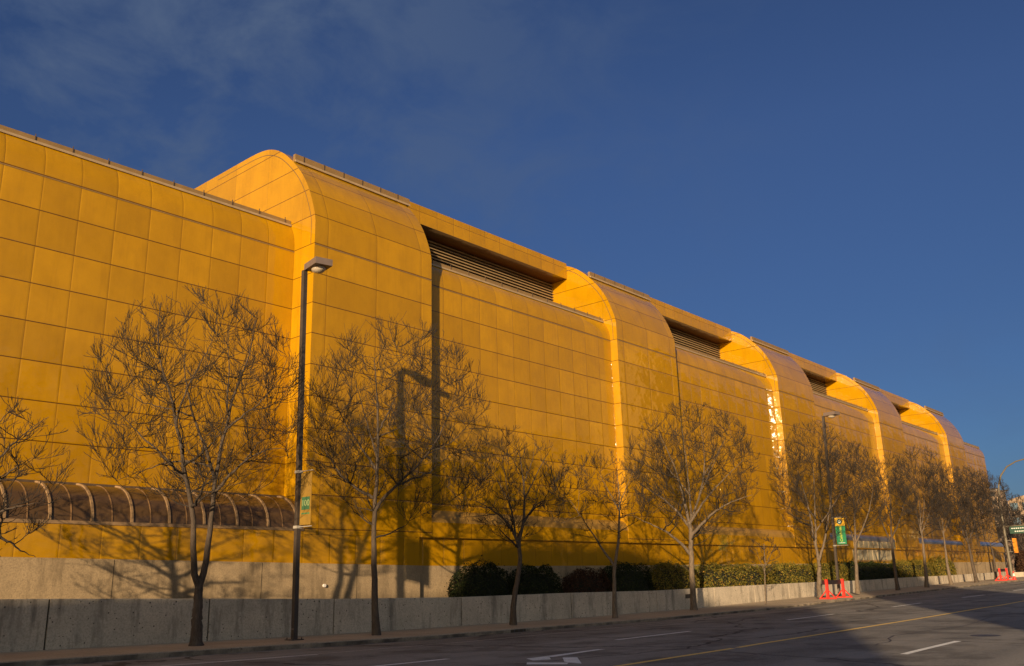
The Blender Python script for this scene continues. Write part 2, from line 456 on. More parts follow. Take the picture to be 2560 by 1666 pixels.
# ------------------------------------------------------------------ low retaining wall along the pavement
wall = empty('retaining_wall', (11, YW, zg(11)))
tag(wall, 'long low grey concrete retaining wall in jointed segments behind the pavement', 'wall')
def wpart(o): o.matrix_parent_inverse = Matrix.Translation(-Vector(wall.location)); return o
JX = [-40, -33, -26, -20, -14, -8, -2, 3.5, 8, 12.4, 18.0, 23.6, 31.0, 39.4, 47.9, 55.0, 60.8, 66.5, 72.5, 78.5, 84.5, 90.5, 96.5, 102.5, 108.5, 114.5, 120.5, 126.5, 133]
for a, b in zip(JX[:-1], JX[1:]):
    mb = MB(); p, q = a+.03, b-.03
    n = max(1, int((q-p)/3))
    for i in range(n):
        s, t = p+(q-p)*i/n, p+(q-p)*(i+1)/n
        zs, zt = wall_top(s), wall_top(t); gs, gt = zg(s)-.3, zg(t)-.3
        mb.face([(s,YW,gs),(t,YW,gt),(t,YW,zt-.02),(s,YW,zs-.02)])
        mb.face([(s,YW,zs-.02),(t,YW,zt-.02),(t,YW+.02,zt),(s,YW+.02,zs)])
        mb.face([(s,YW+.02,zs),(t,YW+.02,zt),(t,YW+.3,zt),(s,YW+.3,zs)])
        mb.face([(s,YW+.3,zs),(t,YW+.3,zt),(t,YW+.3,gt),(s,YW+.3,gs)])
        if i == 0: mb.face([(s,YW,gs),(s,YW,zs-.02),(s,YW+.02,zs),(s,YW+.3,zs),(s,YW+.3,gs)])
        if i == n-1: mb.face([(t,YW,gt),(t,YW,zt-.02),(t,YW+.02,zt),(t,YW+.3,zt),(t,YW+.3,gt)])
    wpart(mb.build('wall_segment', M['concrete_low'], wall))
for x in JX[1:-1]: wpart(MB().box(x-.04, x+.04, YW+.06, YW+.28, zg(x)-.2, wall_top(x)-.02).build('joint_filler', M['void'], wall))
mb = MB().box(51.25, 51.95, YW-.012, YW+.05, .40, .66)
v = wpart(mb.build('vent', M['void'], wall))
for k in range(4): MB().box(51.27, 51.93, YW-.02, YW-.013, .43+.06*k, .455+.06*k).build('bar', M['iron'], v)
ground_sheet('planter_soil', M['soil'], [YW+.28, 31.6, 32.26], lambda x, y: wall_top(x)-.32, x0=-60, x1=133)

# ------------------------------------------------------------------ the yellow sports hall
X0, PL, PW = 23.30, 24.667, 7.524
YP, YR, YF, YFA, YLV, YB = 32.08, 32.63, 33.67, 36.03, 37.45, 32.30
ZS, ROW = 17.17, 1.45
ZLEDGE = 3.88
hall = empty('sports_hall', (X0, YP, 0))
tag(hall, 'huge glossy yellow panelled hall with round shouldered piers and rounded roof edges', 'building')
def hp(o, parent=None):
    if o.parent is hall: o.matrix_parent_inverse = Matrix.Translation(-Vector(hall.location))
    return o
def arc_v(prof):
    """v in panel rows, 0 at ZS on the straight part, arc length above"""
    vs = []; last = None; acc = 0.0
    for (y, z) in prof:
        if z <= ZS + 1e-6: acc = (z-ZS); vs.append(acc/ROW)
        else:
            acc += math.hypot(y-last[0], z-last[1]); vs.append(acc/ROW)
        last = (y, z)
    return vs
def smooth_arc(pts, n=5):
    """Catmull-Rom through the points"""
    out = []
    for i in range(len(pts)-1):
        p0 = pts[max(i-1,0)]; p1 = pts[i]; p2 = pts[i+1]; p3 = pts[min(i+2,len(pts)-1)]
        for k in range(n):
            t = k/n
            out.append(tuple(.5*((2*p1[a]) + (-p0[a]+p2[a])*t + (2*p0[a]-5*p1[a]+4*p2[a]-p3[a])*t*t + (-p0[a]+3*p1[a]-3*p2[a]+p3[a])*t**3) for a in (0,1)))
    out.append(pts[-1]); return out

PIER_ARC = smooth_arc([(YP,18.3),(YP+.09,18.75),(YP+.33,19.45),(YP+.68,20.25),(YP+1.23,21.12),(YP+2.0,22.0),(YP+2.82,22.74),(YP+3.6,23.22),(YP+4.4,23.5),(YP+5.4,23.62),(YP+6.6,23.64)], 4)
def make_pier(i):
    xa = X0 + i*PL; xb = xa + PW
    yb = 75.0 if i == 0 else 44.0
    prof = [(YP,ZLEDGE),(YP,ZS)] + PIER_ARC + [(yb, 23.64)]
    vs = arc_v(prof)
    mb = MB()
    u = lambda x: (x-xa)/(2*PW/5) + .75
    mb.sweep(prof, xa, xb, u, vs)
    shell = hp(mb.build('pier', M['panel_wide'], hall, smooth=True, weld=True))
    me = shell.data
    # side walls as their own mesh part of the pier
    mb = MB()
    fu = lambda p: ((p[1]-YP-1.05)/3.05, (p[2]-ZS)/ROW)
    for x, sgn in ((xa, 1), (xb, -1)):
        pts = [(x, y, z) for y, z in prof] + [(x, yb, ZLEDGE)]
        if sgn > 0: pts = pts[::-1]
        mb.face(pts, [fu(p) for p in pts])
    pts = [(xa,YP,ZLEDGE),(xa,yb,ZLEDGE),(xb,yb,ZLEDGE),(xb,YP,ZLEDGE)]
    mb.face(pts, [(.5,.5)]*4)
    mb.build('side_wall', M['panel_side'], shell)
    # folded rim along the edge of the side wall
    mb = MB()
    rim = []
    full = [(YP, 12.0), (YP, ZS)] + PIER_ARC + [(YP+9, 23.64)]
    for k in range(len(full)):
        a = Vector(full[max(k-1,0)]); b = Vector(full[min(k+1,len(full)-1)]); d = (b-a).normalized()
        nrm = Vector((d.y, -d.x)) * (.30 if full[k][1] > ZS+.3 else .30)
        rim.append((full[k][0]+nrm.x*1.0 if nrm.x > 0 else full[k][0]-nrm.x*-1.0, full[k][1]+(nrm.y)))
    for a, b in zip(rim[1:-1], rim[2:]):
        d = (Vector(b)-Vector(a)).normalized(); nn = Vector((d.y, -d.x))*.016
        mb.face([(xa-.004, a[0]-nn.x, a[1]-nn.y), (xa-.004, b[0]-nn.x, b[1]-nn.y), (xa-.004, b[0]+nn.x, b[1]+nn.y), (xa-.004, a[0]+nn.x, a[1]+nn.y)])
    mb.build('rim_seam', M['bracket'], shell)
    # gutter near the top of the curve
    g = MB().box(xa+.12, xb+.25, YP+2.02, YP+2.2, 22.10, 22.50).build('gutter', M['gutter'], shell)
    mb = MB().box(xa+.12, xb+.25, YP+1.96, YP+2.017, 22.06, 22.17)
    mb.build('gutter_lip', M['gutter_lip'], shell)
    for k in range(6):
        x = xa + .6 + k*1.25
        MB().box(x, x+.04, YP+1.99, YP+2.017, 22.175, 22.515).build('gutter_bracket', M['bracket'], shell)
    MB().box(xa+.002, xb-.002, YP-.014, YP-.003, ZS-.075, ZS-.03).build('flashing', M['gutter'], shell)
    return shell
for i in range(5): make_pier(i)

ROUND = [(0,17.17),(.03,17.55),(.10,17.88),(.24,18.20),(.50,18.56)]
def round_top(y0, k=1.0):
    return smooth_arc([(y0+a*k, z) for a, z in ROUND], 4)
def roof_gutter(xa, xb, y, z, parent, pitch):
    MB().box(xa, xb, y, y+.22, z, z+.27).build('gutter', M['gutter'], parent)
    MB().box(xa, xb, y-.06, y-.003, z-.03, z+.07).build('gutter_lip', M['gutter_lip'], parent)
    x = xb - .35
    while x > max(xa, 3.0):
        mb = MB().box(x-.016, x+.016, y-.03, y-.003, z+.075, z+.36)
        mb.build('gutter_bracket', M['bracket'], parent)
        x -= pitch

def bay_wall(name, xa, xb, y0, zbot, zround_k, n_panels, xref):
    prof = [(y0, zbot), (y0, ZS)] + round_top(y0, zround_k)[1:]
    yt, zt = prof[-1]
    prof += [(yt+.45, zt+.12), (yt+5, zt+.14)]
    pw = (xb-xa)/n_panels if n_panels else 1.432
    mb = MB().sweep(prof, xa, xb, lambda x: (x-xref)/pw, arc_v(prof))
    o = hp(mb.build(name, M['panel'], hall, smooth=True, weld=True))
    roof_gutter(xa, xb-.02, yt-.03, zt-.02, o, pw)
    MB().box(xa, xb-.002, y0-.014, y0-.003, ZS-.075, ZS-.03).build('flashing', M['gutter'], o)
    return o
# left wing
bay_wall('wing_wall', -45.0, X0, YF, 5.57, .75, 0, X0)
# bays between the piers: lower wall with round top, louvred recess, fascia
for i in range(4):
    xa = X0 + i*PL + PW; xb = X0 + (i+1)*PL
    bay_wall('bay_wall', xa, xb, YR, 5.25, 1.05, 12, xa)
    mb = MB()
    def fu(p): return ((p[0]-xa)/1.4286, (p[2]-22.37)/.78)
    mb.box(xa, xb, YFA, YLV+.6, 22.37, 23.55, fu)
    hp(mb.build('fascia', M['panel'], hall))
    mb = MB().box(xa, xb, YLV, YLV+.2, 18.5, 22.368)
    lv = hp(mb.build('louver', M['void'], hall))
    mb = MB(); z = 18.95
    while z < 22.3:
        mb.face([(xa,YLV-.17,z-.07),(xb,YLV-.17,z-.07),(xb,YLV-.01,z+.07),(xa,YLV-.01,z+.07)])
        mb.face([(xa,YLV-.17,z-.10),(xb,YLV-.17,z-.10),(xb,YLV-.17,z-.07),(xa,YLV-.17,z-.07)])
        z += .205
    mb.build('slat', M['slat'], lv)
# right wing beyond the last pier
XE0 = X0 + 4*PL + PW; XE1 = 141.6
bay_wall('end_wing_wall', XE0, XE1, YR, 5.25, 1.05, 8, XE0)
mb = MB()
prof = [(YR,5.25),(YR,ZS)] + round_top(YR,1.05)[1:] + [(YR+6,18.7),(75,18.7),(75,5.25)]
pts = [(XE1,y,z) for y,z in prof]
mb.face(pts, [((p[1]-YR)/1.43, (p[2]-ZS)/ROW) for p in pts])
hp(mb.build('end_wall', M['panel'], hall))

# rounded ledge above the set-back base (bays and right wing)
LEDGE = [(YP+.04, ZLEDGE+.004), (YP+.04, 4.62)]
cap = [(YP+.04 + (YR-YP-.04)*(1-math.cos(a)), 4.62 + .63*math.sin(a)) for a in [math.pi/2*k/8 for k in range(9)]]
def ledge(xa, xb, glaze):
    mb = MB().sweep(LEDGE, xa, xb, lambda x: (x-xa)/2.857, [0.02, .9])
    pts = [(xa,YP+.04,ZLEDGE+.004),(xb,YP+.04,ZLEDGE+.004),(xb,YB+.3,ZLEDGE+.004),(xa,YB+.3,ZLEDGE+.004)]
    mb.face(pts[::-1], [(.5,.5)]*4)
    o = hp(mb.build('ledge', M['panel'], hall))
    MB().sweep(cap, xa, xb, lambda x: x, list(range(len(cap)))).build('ledge_cap', M['pale_metal'] if not glaze else M['canopy'], o, smooth=True, weld=True)
    return o
for i in range(4):
    ledge(X0+i*PL+PW, X0+(i+1)*PL, i > 1)
ledge(XE0, XE1, True)

# quarter-round acrylic awning on the left wing, with ribs
ARC = [(YF - (YF-YP-.02)*math.sin(a), 4.14 + 1.40*math.cos(a)) for a in [math.pi/2*k/14 for k in range(15)]][::-1]
aw = hp(MB().sweep(ARC, -30.0, X0-.03, lambda x: x/1.44, list(range(len(ARC)))).build('awning', M['glazing'], hall, smooth=True, weld=True))
def rib(x, w, out, mat, name):
    mb = MB()
    for (y0,z0),(y1,z1) in zip(ARC[:-1], ARC[1:]):
        d = Vector((y1-y0, z1-z0)).normalized(); n0 = Vector((-d.y, d.x))
        o0 = (y0+n0.x*out, z0+n0.y*out); o1 = (y1+n0.x*out, z1+n0.y*out)
        mb.face([(x-w/2,*o0),(x+w/2,*o0),(x+w/2,*o1),(x-w/2,*o1)])
        mb.face([(x-w/2,y0,z0),(x-w/2,*o0),(x-w/2,*o1),(x-w/2,y1,z1)])
        mb.face([(x+w/2,y0,z0),(x+w/2,y1,z1),(x+w/2,*o1),(x+w/2,*o0)])
    mb.build(name, mat, aw, smooth=False)
x = 22.95
k = 0
while x > 2.0:
    if k % 2 == 0: rib(x, .085, .055, M['rib'], 'rib')
    else: rib(x, .04, .02, M['rib_thin'], 'glazing_bar')
    x -= .7225; k += 1
MB().box(-30, X0-.03, YP-.03, YP+.10, 4.02, 4.136).build('sill', M['rib'], aw)
MB().box(-30, X0-.03, YF-.07, YF-.003, 5.545, 5.62).build('top_flashing', M['bracket'], aw)

# yellow base course: flush under the left wing and first pier, set back beyond
XC = 29.99
def band(name, xa, xb, y, ztop, mat, pitch, zb=conc_top, parent=hall):
    mb = MB(); n = max(1, int((xb-xa)/3))
    for i in range(n):
        s, t = xa+(xb-xa)*i/n, xa+(xb-xa)*(i+1)/n
        pts = [(s,y,zb(s)),(t,y,zb(t)),(t,y,ztop),(s,y,ztop)]
        mb.face(pts, [((p[0]-X0)/pitch+.03, .05 + .9*(k > 1)) for k, p in enumerate(pts)])
    return hp(mb.build(name, mat, parent, weld=False))
band('base_panels', -45, X0, YP, 4.015, M['panel'], 1.432)
band('base_panels', X0, XC, YP, ZLEDGE-.012, M['panel'], 1.432)
mb = MB()
pts = [(XC,YP,conc_top(XC)),(XC,YB+.4,conc_top(XC)),(XC,YB+.4,ZLEDGE-.01),(XC,YP,ZLEDGE-.01)]
mb.face(pts, [(.5,.5)]*4)
hp(mb.build('base_return', M['panel'], hall))
band('recessed_base_panels', XC, XE1, YB, ZLEDGE+.02, M['panel'], 1.4286)
def conc_band(name, xa, xb, y):
    mb = MB(); n = max(1, int((xb-xa)/3))
    for i in range(n):
        s, t = xa+(xb-xa)*i/n, xa+(xb-xa)*(i+1)/n
        a, b = conc_top(s)-.003, conc_top(t)-.003
        mb.face([(s,y-.03,zg(s)-.5),(t,y-.03,zg(t)-.5),(t,y-.03,b),(s,y-.03,a)])
        mb.face([(s,y-.03,a),(t,y-.03,b),(t,y+.25,b),(s,y+.25,a)])
    return mb
mb = conc_band('x', -60, XC+.03, YP)
mb.face([(XC+.03,YP-.03,-.7),(XC+.03,YB,-.7),(XC+.03,YB,conc_top(XC)-.003),(XC+.03,YP-.03,conc_top(XC)-.003)])
mb2 = conc_band('x', XC+.03, XE1, YB)
n0 = len(mb.v)
mb.v += mb2.v; mb.f += [tuple(i+n0 for i in f) for f in mb2.f]; mb.uv += mb2.uv
cb = hp(mb.build('concrete_base', M['concrete'], hall))
for x in (7.4, 15.2, 21.3, 26.2): MB().box(x-.012, x+.012, YP-.034, YP-.031, .9, conc_top(x)-.02).build('joint', M['void'], cb)
for x in range(36, 140, 7): MB().box(x-.012, x+.012, YB-.034, YB-.031, .6, conc_top(x)-.02).build('joint', M['void'], cb)
MB().tube([(24.4, YP-.12, 1.75), (24.4, YP-.03, 1.75)], [.07, .07], 12).build('wall_lamp', M['white_plastic'], cb)

# entrance glazing in the third bay
en = hp(MB().box(85.5, 97.0, YB-.06, YB-.003, 2.72, 2.80).build('entrance', M['rib'], hall))
for k in range(9):
    x = 85.6 + k*1.27
    MB().box(x+.05, x+1.2, YB-.035, YB-.004, 2.84, 3.80).build('window', M['pane'], en)
    MB().box(x+.05, x+1.2, YP+.012, YP+.037, 3.98, 4.6).build('window', M['pane'], en)

# roofs and body
mb = MB().box(X0+.06, XE0-.06, YLV+.63, 74.9, 3.0, 23.40)
hp(mb.build('hall_body', M['roof'], hall))
hp(MB().box(-45, X0-.02, YF+1.2, 74, 3.0, 18.62).build('wing_body', M['roof'], hall))
hp(MB().box(XE0+.02, XE1-.05, YR+1.2, 74, 3.0, 18.62).build('wing_body', M['roof'], hall))

# ------------------------------------------------------------------ bare street trees
TREES = [
    ('T1',(16.07,27.70,-0.05),0.21,(-3.97, 2.91, 4.35, 11.81),[
     [(-0.0,0.0),(-0.03,0.84),(-0.03,1.51),(-0.03,2.05)],
     [(-0.03,2.05),(-0.28,2.61),(-0.31,3.58),(-0.45,4.68),(-0.72,5.36),(-0.79,6.05),(-1.1,7.11),(-1.29,7.91),(-1.69,8.85),(-1.81,9.82),(-1.73,10.82),(-1.78,11.57)],
     [(-0.03,2.05),(0.11,2.32),(0.17,3.15),(0.25,4.68),(0.23,5.27),(0.4,6.54),(0.61,7.65),(0.79,8.48),(1.15,9.44),(1.19,10.51),(1.37,11.66)],
     [(-0.72,5.45),(-1.6,6.22),(-2.15,6.66),(-2.71,7.25),(-3.28,7.6)],
     [(-1.11,7.21),(-1.04,7.54),(-0.75,8.37),(-0.35,9.17),(-0.03,9.93),(-0.0,10.94)],
     [(0.2,5.37),(-0.13,6.39),(-0.48,7.04),(-0.76,7.93),(-1.02,9.13),(-0.81,10.63)],
     [(0.39,7.45),(0.36,7.98),(0.53,8.96),(0.37,10.2),(0.49,11.33)],
     [(0.37,4.77),(0.86,5.51),(1.42,6.14),(2.28,6.39),(2.81,6.11)],
     [(0.99,5.75),(1.53,6.57),(2.12,6.82),(2.76,7.33)],
     [(0.48,6.78),(1.12,7.42),(1.56,7.88),(2.22,8.8),(2.47,9.82)],
     [(-1.26,7.49),(-1.89,7.7),(-2.24,7.83),(-2.79,8.28),(-3.35,8.82),(-3.67,9.57)],
     [(-1.68,8.42),(-2.3,8.59),(-2.68,8.95),(-2.91,9.61)],
     [(-0.74,5.45),(-1.44,5.85),(-2.47,5.47),(-3.15,5.2)],
    ]),
    ('T2',(23.66,27.70,-0.17),0.15,(-2.94, 4.26, 4.52, 12.41),[
     [(-0.0,0.0),(-0.1,1.24),(-0.16,2.87),(-0.14,4.87),(-0.05,6.58),(-0.05,8.71),(-0.25,10.71),(-0.31,12.2)],
     [(-0.12,4.7),(0.26,5.29),(1.03,5.97),(1.9,6.75),(2.61,7.99),(3.16,9.81)],
     [(-0.08,6.41),(-0.9,7.64),(-1.61,8.7),(-2.18,10.14)],
     [(-0.13,5.38),(-1.03,5.73),(-1.9,6.6),(-2.54,7.99)],
     [(-0.04,7.99),(0.65,9.43),(1.17,10.91)],
     [(1.9,6.75),(2.96,7.27),(4.05,8.71)],
     [(-0.06,6.93),(-0.57,8.53),(-1.14,10.52)],
     [(-0.03,7.64),(1.36,8.35),(2.08,9.81)],
    ]),
    ('T3',(31.69,27.70,-0.16),0.15,(-2.93, 3.04, 3.83, 8.85),[
     [(0.0,0.0),(0.01,0.97),(0.3,2.28),(0.46,3.04),(0.29,3.53),(0.62,4.5),(0.69,5.58),(0.62,6.79),(0.37,8.64)],
     [(0.29,3.53),(-0.04,4.51),(-0.73,5.02),(-1.63,5.54),(-2.43,5.66)],
     [(0.62,4.5),(1.29,5.47),(2.1,5.55),(2.82,5.73)],
     [(0.69,5.58),(1.55,7.17),(2.2,8.18)],
     [(0.24,3.82),(0.08,5.2),(-0.7,6.82),(-1.5,7.66)],
     [(0.61,6.38),(1.16,7.59),(1.29,8.61)],
     [(-0.73,5.02),(-1.54,4.85),(-2.54,4.78)],
     [(0.08,5.2),(-0.28,7.22),(-0.46,8.45)],
    ]),
    ('T4',(39.72,27.70,-0.24),0.13,(-3.45, 2.07, 4.2, 8.65),[
     [(-0.0,0.0),(0.01,1.43),(0.11,2.69),(0.36,3.61),(0.52,5.16),(0.57,6.75),(0.48,8.37)],
     [(0.11,2.69),(-0.58,3.75),(-1.32,4.89),(-1.75,5.58),(-2.4,6.63)],
     [(0.46,4.94),(1.21,5.25),(1.9,5.34)],
     [(0.53,5.39),(-0.29,7.01),(-0.59,7.95)],
     [(0.56,5.84),(1.21,7.19),(1.62,8.09)],
     [(-1.53,5.23),(-2.47,4.92),(-3.16,5.06)],
     [(-1.75,5.58),(-1.58,6.83),(-1.65,7.76)],
    ]),
    ('T5',(47.74,27.70,-0.15),0.19,(-3.58, 4.61, 4.48, 12.01),[
     [(0.0,-0.0),(0.05,2.13),(0.13,4.11),(0.23,5.11)],
     [(0.23,5.11),(-0.06,6.65),(-0.45,8.23),(-1.12,9.84),(-1.55,11.21)],
     [(0.23,5.11),(0.81,6.36),(1.34,8.14),(1.41,10.5),(1.13,11.86)],
     [(0.21,4.86),(1.47,6.59),(2.84,7.81),(3.94,8.79)],
     [(0.19,4.61),(-0.86,6.18),(-2.34,7.27),(-3.33,8.1)],
     [(0.2,4.11),(1.63,5.57),(3.2,6.26),(4.34,6.47)],
     [(0.25,5.37),(0.26,7.41),(0.16,9.51),(0.07,11.65)],
     [(-0.06,6.65),(-1.21,8.53),(-2.39,10.45)],
     [(1.34,8.14),(2.49,9.65),(3.12,10.93)],
     [(0.07,3.12),(-0.99,4.4),(-2.73,5.23),(-3.6,5.77)],
     [(1.47,6.59),(2.12,8.36),(2.79,10.16)],
    ]),
    ('T6',(57.09,27.70,-0.11),0.05,(-0.73, 1.3, 2.0, 4.65),[
     [(0.0,0.0),(0.06,1.17),(0.2,2.55),(0.28,4.23)],
     [(0.14,2.0),(-0.13,2.84),(-0.33,3.69)],
     [(0.17,2.28),(0.67,3.1),(1.03,3.92)],
    ]),
    ('T7',(65.97,27.70,-0.01),0.22,(-1.9, 3.33, 4.3, 12.16),[
     [(0.0,0.0),(0.05,1.22),(0.25,2.44)],
     [(0.25,2.44),(0.09,4.31),(-0.06,6.53),(-0.43,8.81),(-0.85,10.81)],
     [(0.25,2.44),(0.82,3.97),(1.31,5.83),(1.84,8.35),(1.99,10.94)],
     [(0.17,3.68),(0.4,6.51),(0.61,9.73),(0.67,11.7)],
     [(0.02,5.89),(-0.88,7.54),(-1.53,8.88)],
     [(0.98,4.9),(2.11,6.74),(2.91,8.29)],
    ]),
    ('T8',(73.45,27.70,0.09),0.17,(-1.14, 2.79, 4.67, 11.23),[
     [(0.0,0.0),(0.11,1.98),(0.25,3.66),(0.53,6.72),(0.75,9.84)],
     [(0.25,3.66),(1.18,5.31),(1.87,6.99),(2.3,9.04)],
     [(0.28,3.83),(-0.21,6.06),(-0.58,8.52)],
     [(0.48,6.03),(1.23,8.41),(1.66,10.49)],
    ]),
    ('T9',(82.82,27.70,0.14),0.17,(-1.25, 2.22, 5.03, 11.19),[
     [(-0.0,0.0),(-0.02,2.26),(0.04,4.28),(0.33,7.08),(0.55,10.13)],
     [(0.01,4.1),(-0.42,5.43),(-0.78,6.76),(-0.87,8.3)],
     [(0.06,4.47),(1.12,6.29),(1.87,8.51)],
     [(0.24,6.33),(-0.18,8.64),(-0.16,10.18)],
    ]),
    ('T10',(90.85,27.70,0.19),0.19,(-1.24, 2.9, 4.95, 12.46),[
     [(-0.0,0.0),(0.12,1.91),(0.21,3.95),(0.23,5.5),(0.35,7.05),(0.51,8.94)],
     [(0.21,4.67),(0.11,6.02),(0.03,7.6)],
     [(0.31,4.98),(0.91,6.19),(1.59,7.61)],
     [(0.23,5.5),(0.74,7.03),(1.01,9.01)],
    ]),
    ('T11',(98.63,27.70,0.29),0.19,(-0.85, 2.52, 5.02, 11.49),[
     [(0.0,0.0),(-0.1,1.78),(-0.04,3.96),(0.04,5.61),(0.18,7.27)],
     [(0.0,4.62),(-0.22,5.96),(-0.34,7.3)],
     [(0.01,5.06),(0.63,6.14),(1.23,7.44)],
    ]),
    ('T12',(107.96,27.70,0.34),0.22,(-2.21, 2.95, 4.73, 11.69),[
     [(0.0,0.0),(-0.13,1.69),(-0.21,4.04),(-0.27,5.82),(-0.19,7.86)],
     [(-0.21,4.04),(-0.73,5.72),(-1.03,7.42)],
     [(-0.23,4.27),(0.59,5.78),(1.26,8.01)],
     [(-0.27,5.82),(0.32,7.59),(0.71,9.5)],
    ]),
    ('T13',(116.09,27.70,0.57),0.17,(-1.69, 2.53, 4.41, 11.53),[
     [(-0.0,-0.0),(0.15,1.91),(0.11,3.53),(-0.16,4.79),(-1.11,5.34)],
     [(-0.08,4.54),(0.4,6.16),(0.59,8.18)],
     [(-0.16,4.79),(-0.37,6.45),(-0.33,8.24)],
     [(-0.06,4.29),(0.81,5.88),(1.39,7.37)],
    ]),
    ('T0',(9.44,27.70,0.04),0.18,(-3.06, 1.84, 2.76, 7.36),[
     [(0.0,-0.0),(-0.2,1.5),(-0.4,2.87),(-0.63,4.39),(-0.9,6.19),(-1.1,7.42)],
     [(-0.42,3.1),(0.06,3.81),(0.67,4.06),(1.42,4.19)],
     [(-0.45,3.34),(0.33,3.34),(1.02,2.8),(1.48,2.62)],
     [(-0.63,4.39),(0.0,5.25),(0.66,6.16),(1.39,6.72)],
     [(-0.75,5.22),(-0.23,6.35),(0.24,7.02),(0.53,7.36)],
     [(-0.6,4.15),(-1.31,4.96),(-2.18,5.52)],
     [(-0.54,3.8),(0.35,5.02),(1.06,5.55)],
     [(-0.66,4.63),(-1.02,5.94),(-1.48,7.13)],
    ]),

]
def tubes(P, rad, n):
    """P (B,N,3), rad (B,N) -> verts, quads for all branches at once"""
    B, N, _ = P.shape
    T = np.empty_like(P)
    T[:, 1:-1] = P[:, 2:] - P[:, :-2]; T[:, 0] = P[:, 1]-P[:, 0]; T[:, -1] = P[:, -1]-P[:, -2]
    T /= np.linalg.norm(T, axis=2, keepdims=True) + 1e-9
    ref = np.where(np.abs(T[:, :1, 2:3]) < .9, np.array([0, 0, 1.0]), np.array([1.0, 0, 0]))
    ref = np.broadcast_to(ref, P.shape)
    A = np.cross(T, ref); A /= np.linalg.norm(A, axis=2, keepdims=True) + 1e-9
    Bn = np.cross(T, A)
    ang = 2*np.pi*np.arange(n)/n
    V = P[:, :, None, :] + rad[:, :, None, None]*(A[:, :, None, :]*np.cos(ang)[:, None] + Bn[:, :, None, :]*np.sin(ang)[:, None])
    V = V.reshape(-1, 3)
    idx = np.arange(B*N*n).reshape(B, N, n)
    q = np.stack([idx[:, :-1], np.roll(idx, -1, 2)[:, :-1], np.roll(idx, -1, 2)[:, 1:], idx[:, 1:]], axis=-1)
    return V, q.reshape(-1, 4)
def resample(pl, n):
    pl = np.array(pl, float); d = np.r_[0, np.cumsum(np.linalg.norm(np.diff(pl, axis=0), axis=1))]
    s = np.linspace(0, d[-1], n)
    return np.stack([np.interp(s, d, pl[:, k]) for k in range(3)], 1)
def smooth_pl(pl, it=2):
    pl = np.array(pl, float)
    for _ in range(it):
        q = np.empty((2*len(pl), 3)); q[0] = pl[0]; q[-1] = pl[-1]
        q[1:-1:2] = .75*pl[:-1]+.25*pl[1:]; q[2:-1:2] = .25*pl[:-1]+.75*pl[1:]
        pl = q
    return pl
def resample_all(Q, n):
    f = np.linspace(0, Q.shape[1]-1, n); i = np.minimum(f.astype(int), Q.shape[1]-2); w_ = (f-i)[None, :, None]
    return Q[:, i]*(1-w_) + Q[:, i+1]*w_
def spawn(rng, P, rad, m, N, lmin, lmax, ang, up, env, t0=.15, rfac=.6, rmax=.03, rtip=.003, curve=.5):
    """m children on every parent branch; lengths limited by the crown ellipsoid"""
    B, K, _ = P.shape
    t = rng.uniform(t0, 1.0, (B, m)); f = t*(K-1); i = np.minimum(f.astype(int), K-2); fr = (f-i)[..., None]
    b = np.arange(B)[:, None]
    p = P[b, i]*(1-fr) + P[b, i+1]*fr
    r0 = rad[b, i]*(1-fr[..., 0]) + rad[b, i+1]*fr[..., 0]
    tg = P[b, i+1]-P[b, i]; tg /= np.linalg.norm(tg, axis=-1, keepdims=True)+1e-9
    rv = rng.normal(size=tg.shape); rv -= tg*np.sum(rv*tg, -1, keepdims=True); rv /= np.linalg.norm(rv, axis=-1, keepdims=True)+1e-9
    a = np.radians(rng.uniform(ang[0], ang[1], (B, m)))[..., None]
    d = tg*np.cos(a) + rv*np.sin(a)
    d[..., 2] += up; d /= np.linalg.norm(d, axis=-1, keepdims=True)
    p = p.reshape(-1, 3); d = d.reshape(-1, 3); t = t.ravel(); r0 = r0.ravel()
    c, ra = env
    o = (p-c)/ra; dd = d/ra
    A = (dd*dd).sum(1); Bq = (o*dd).sum(1); Cq = (o*o).sum(1)-1
    disc = np.maximum(Bq*Bq-A*Cq, 0)
    far = np.where(Cq < 0, (-Bq+np.sqrt(disc))/A, .05)
    L = rng.uniform(lmin, lmax, len(p))*(1.15-.5*t)
    L = np.minimum(L, far*rng.uniform(.8, 1.2, len(p)))
    plen = np.linalg.norm(np.diff(P, axis=1), axis=2).sum(1)
    keep_p = np.clip(plen/np.percentile(plen, 85), .06, 1.0)
    ok = (L > lmin*.6) & (rng.random(len(p)) < np.repeat(keep_p, m))
    p, d, L, r0 = p[ok], d[ok], L[ok], r0[ok]
    s = np.linspace(0, 1, N)[None, :, None]
    out = p-c; out /= np.linalg.norm(out, axis=1, keepdims=True)+1e-9
    bend = (np.array([0, 0, 1.0])*curve + rng.normal(size=d.shape)*.17 + out*.1)
    Q = p[:, None, :] + L[:, None, None]*(d[:, None, :]*s + .5*bend[:, None, :]*s**2)
    Q[:, 1:] += rng.normal(size=Q[:, 1:].shape)*(L[:, None, None]*.010)
    rb = np.minimum(r0*rfac, rmax)*np.clip(L/lmax, .45, 1)**.5
    rr = rb[:, None]*(1-s[..., 0]) + rtip*s[..., 0]
    return Q, rr
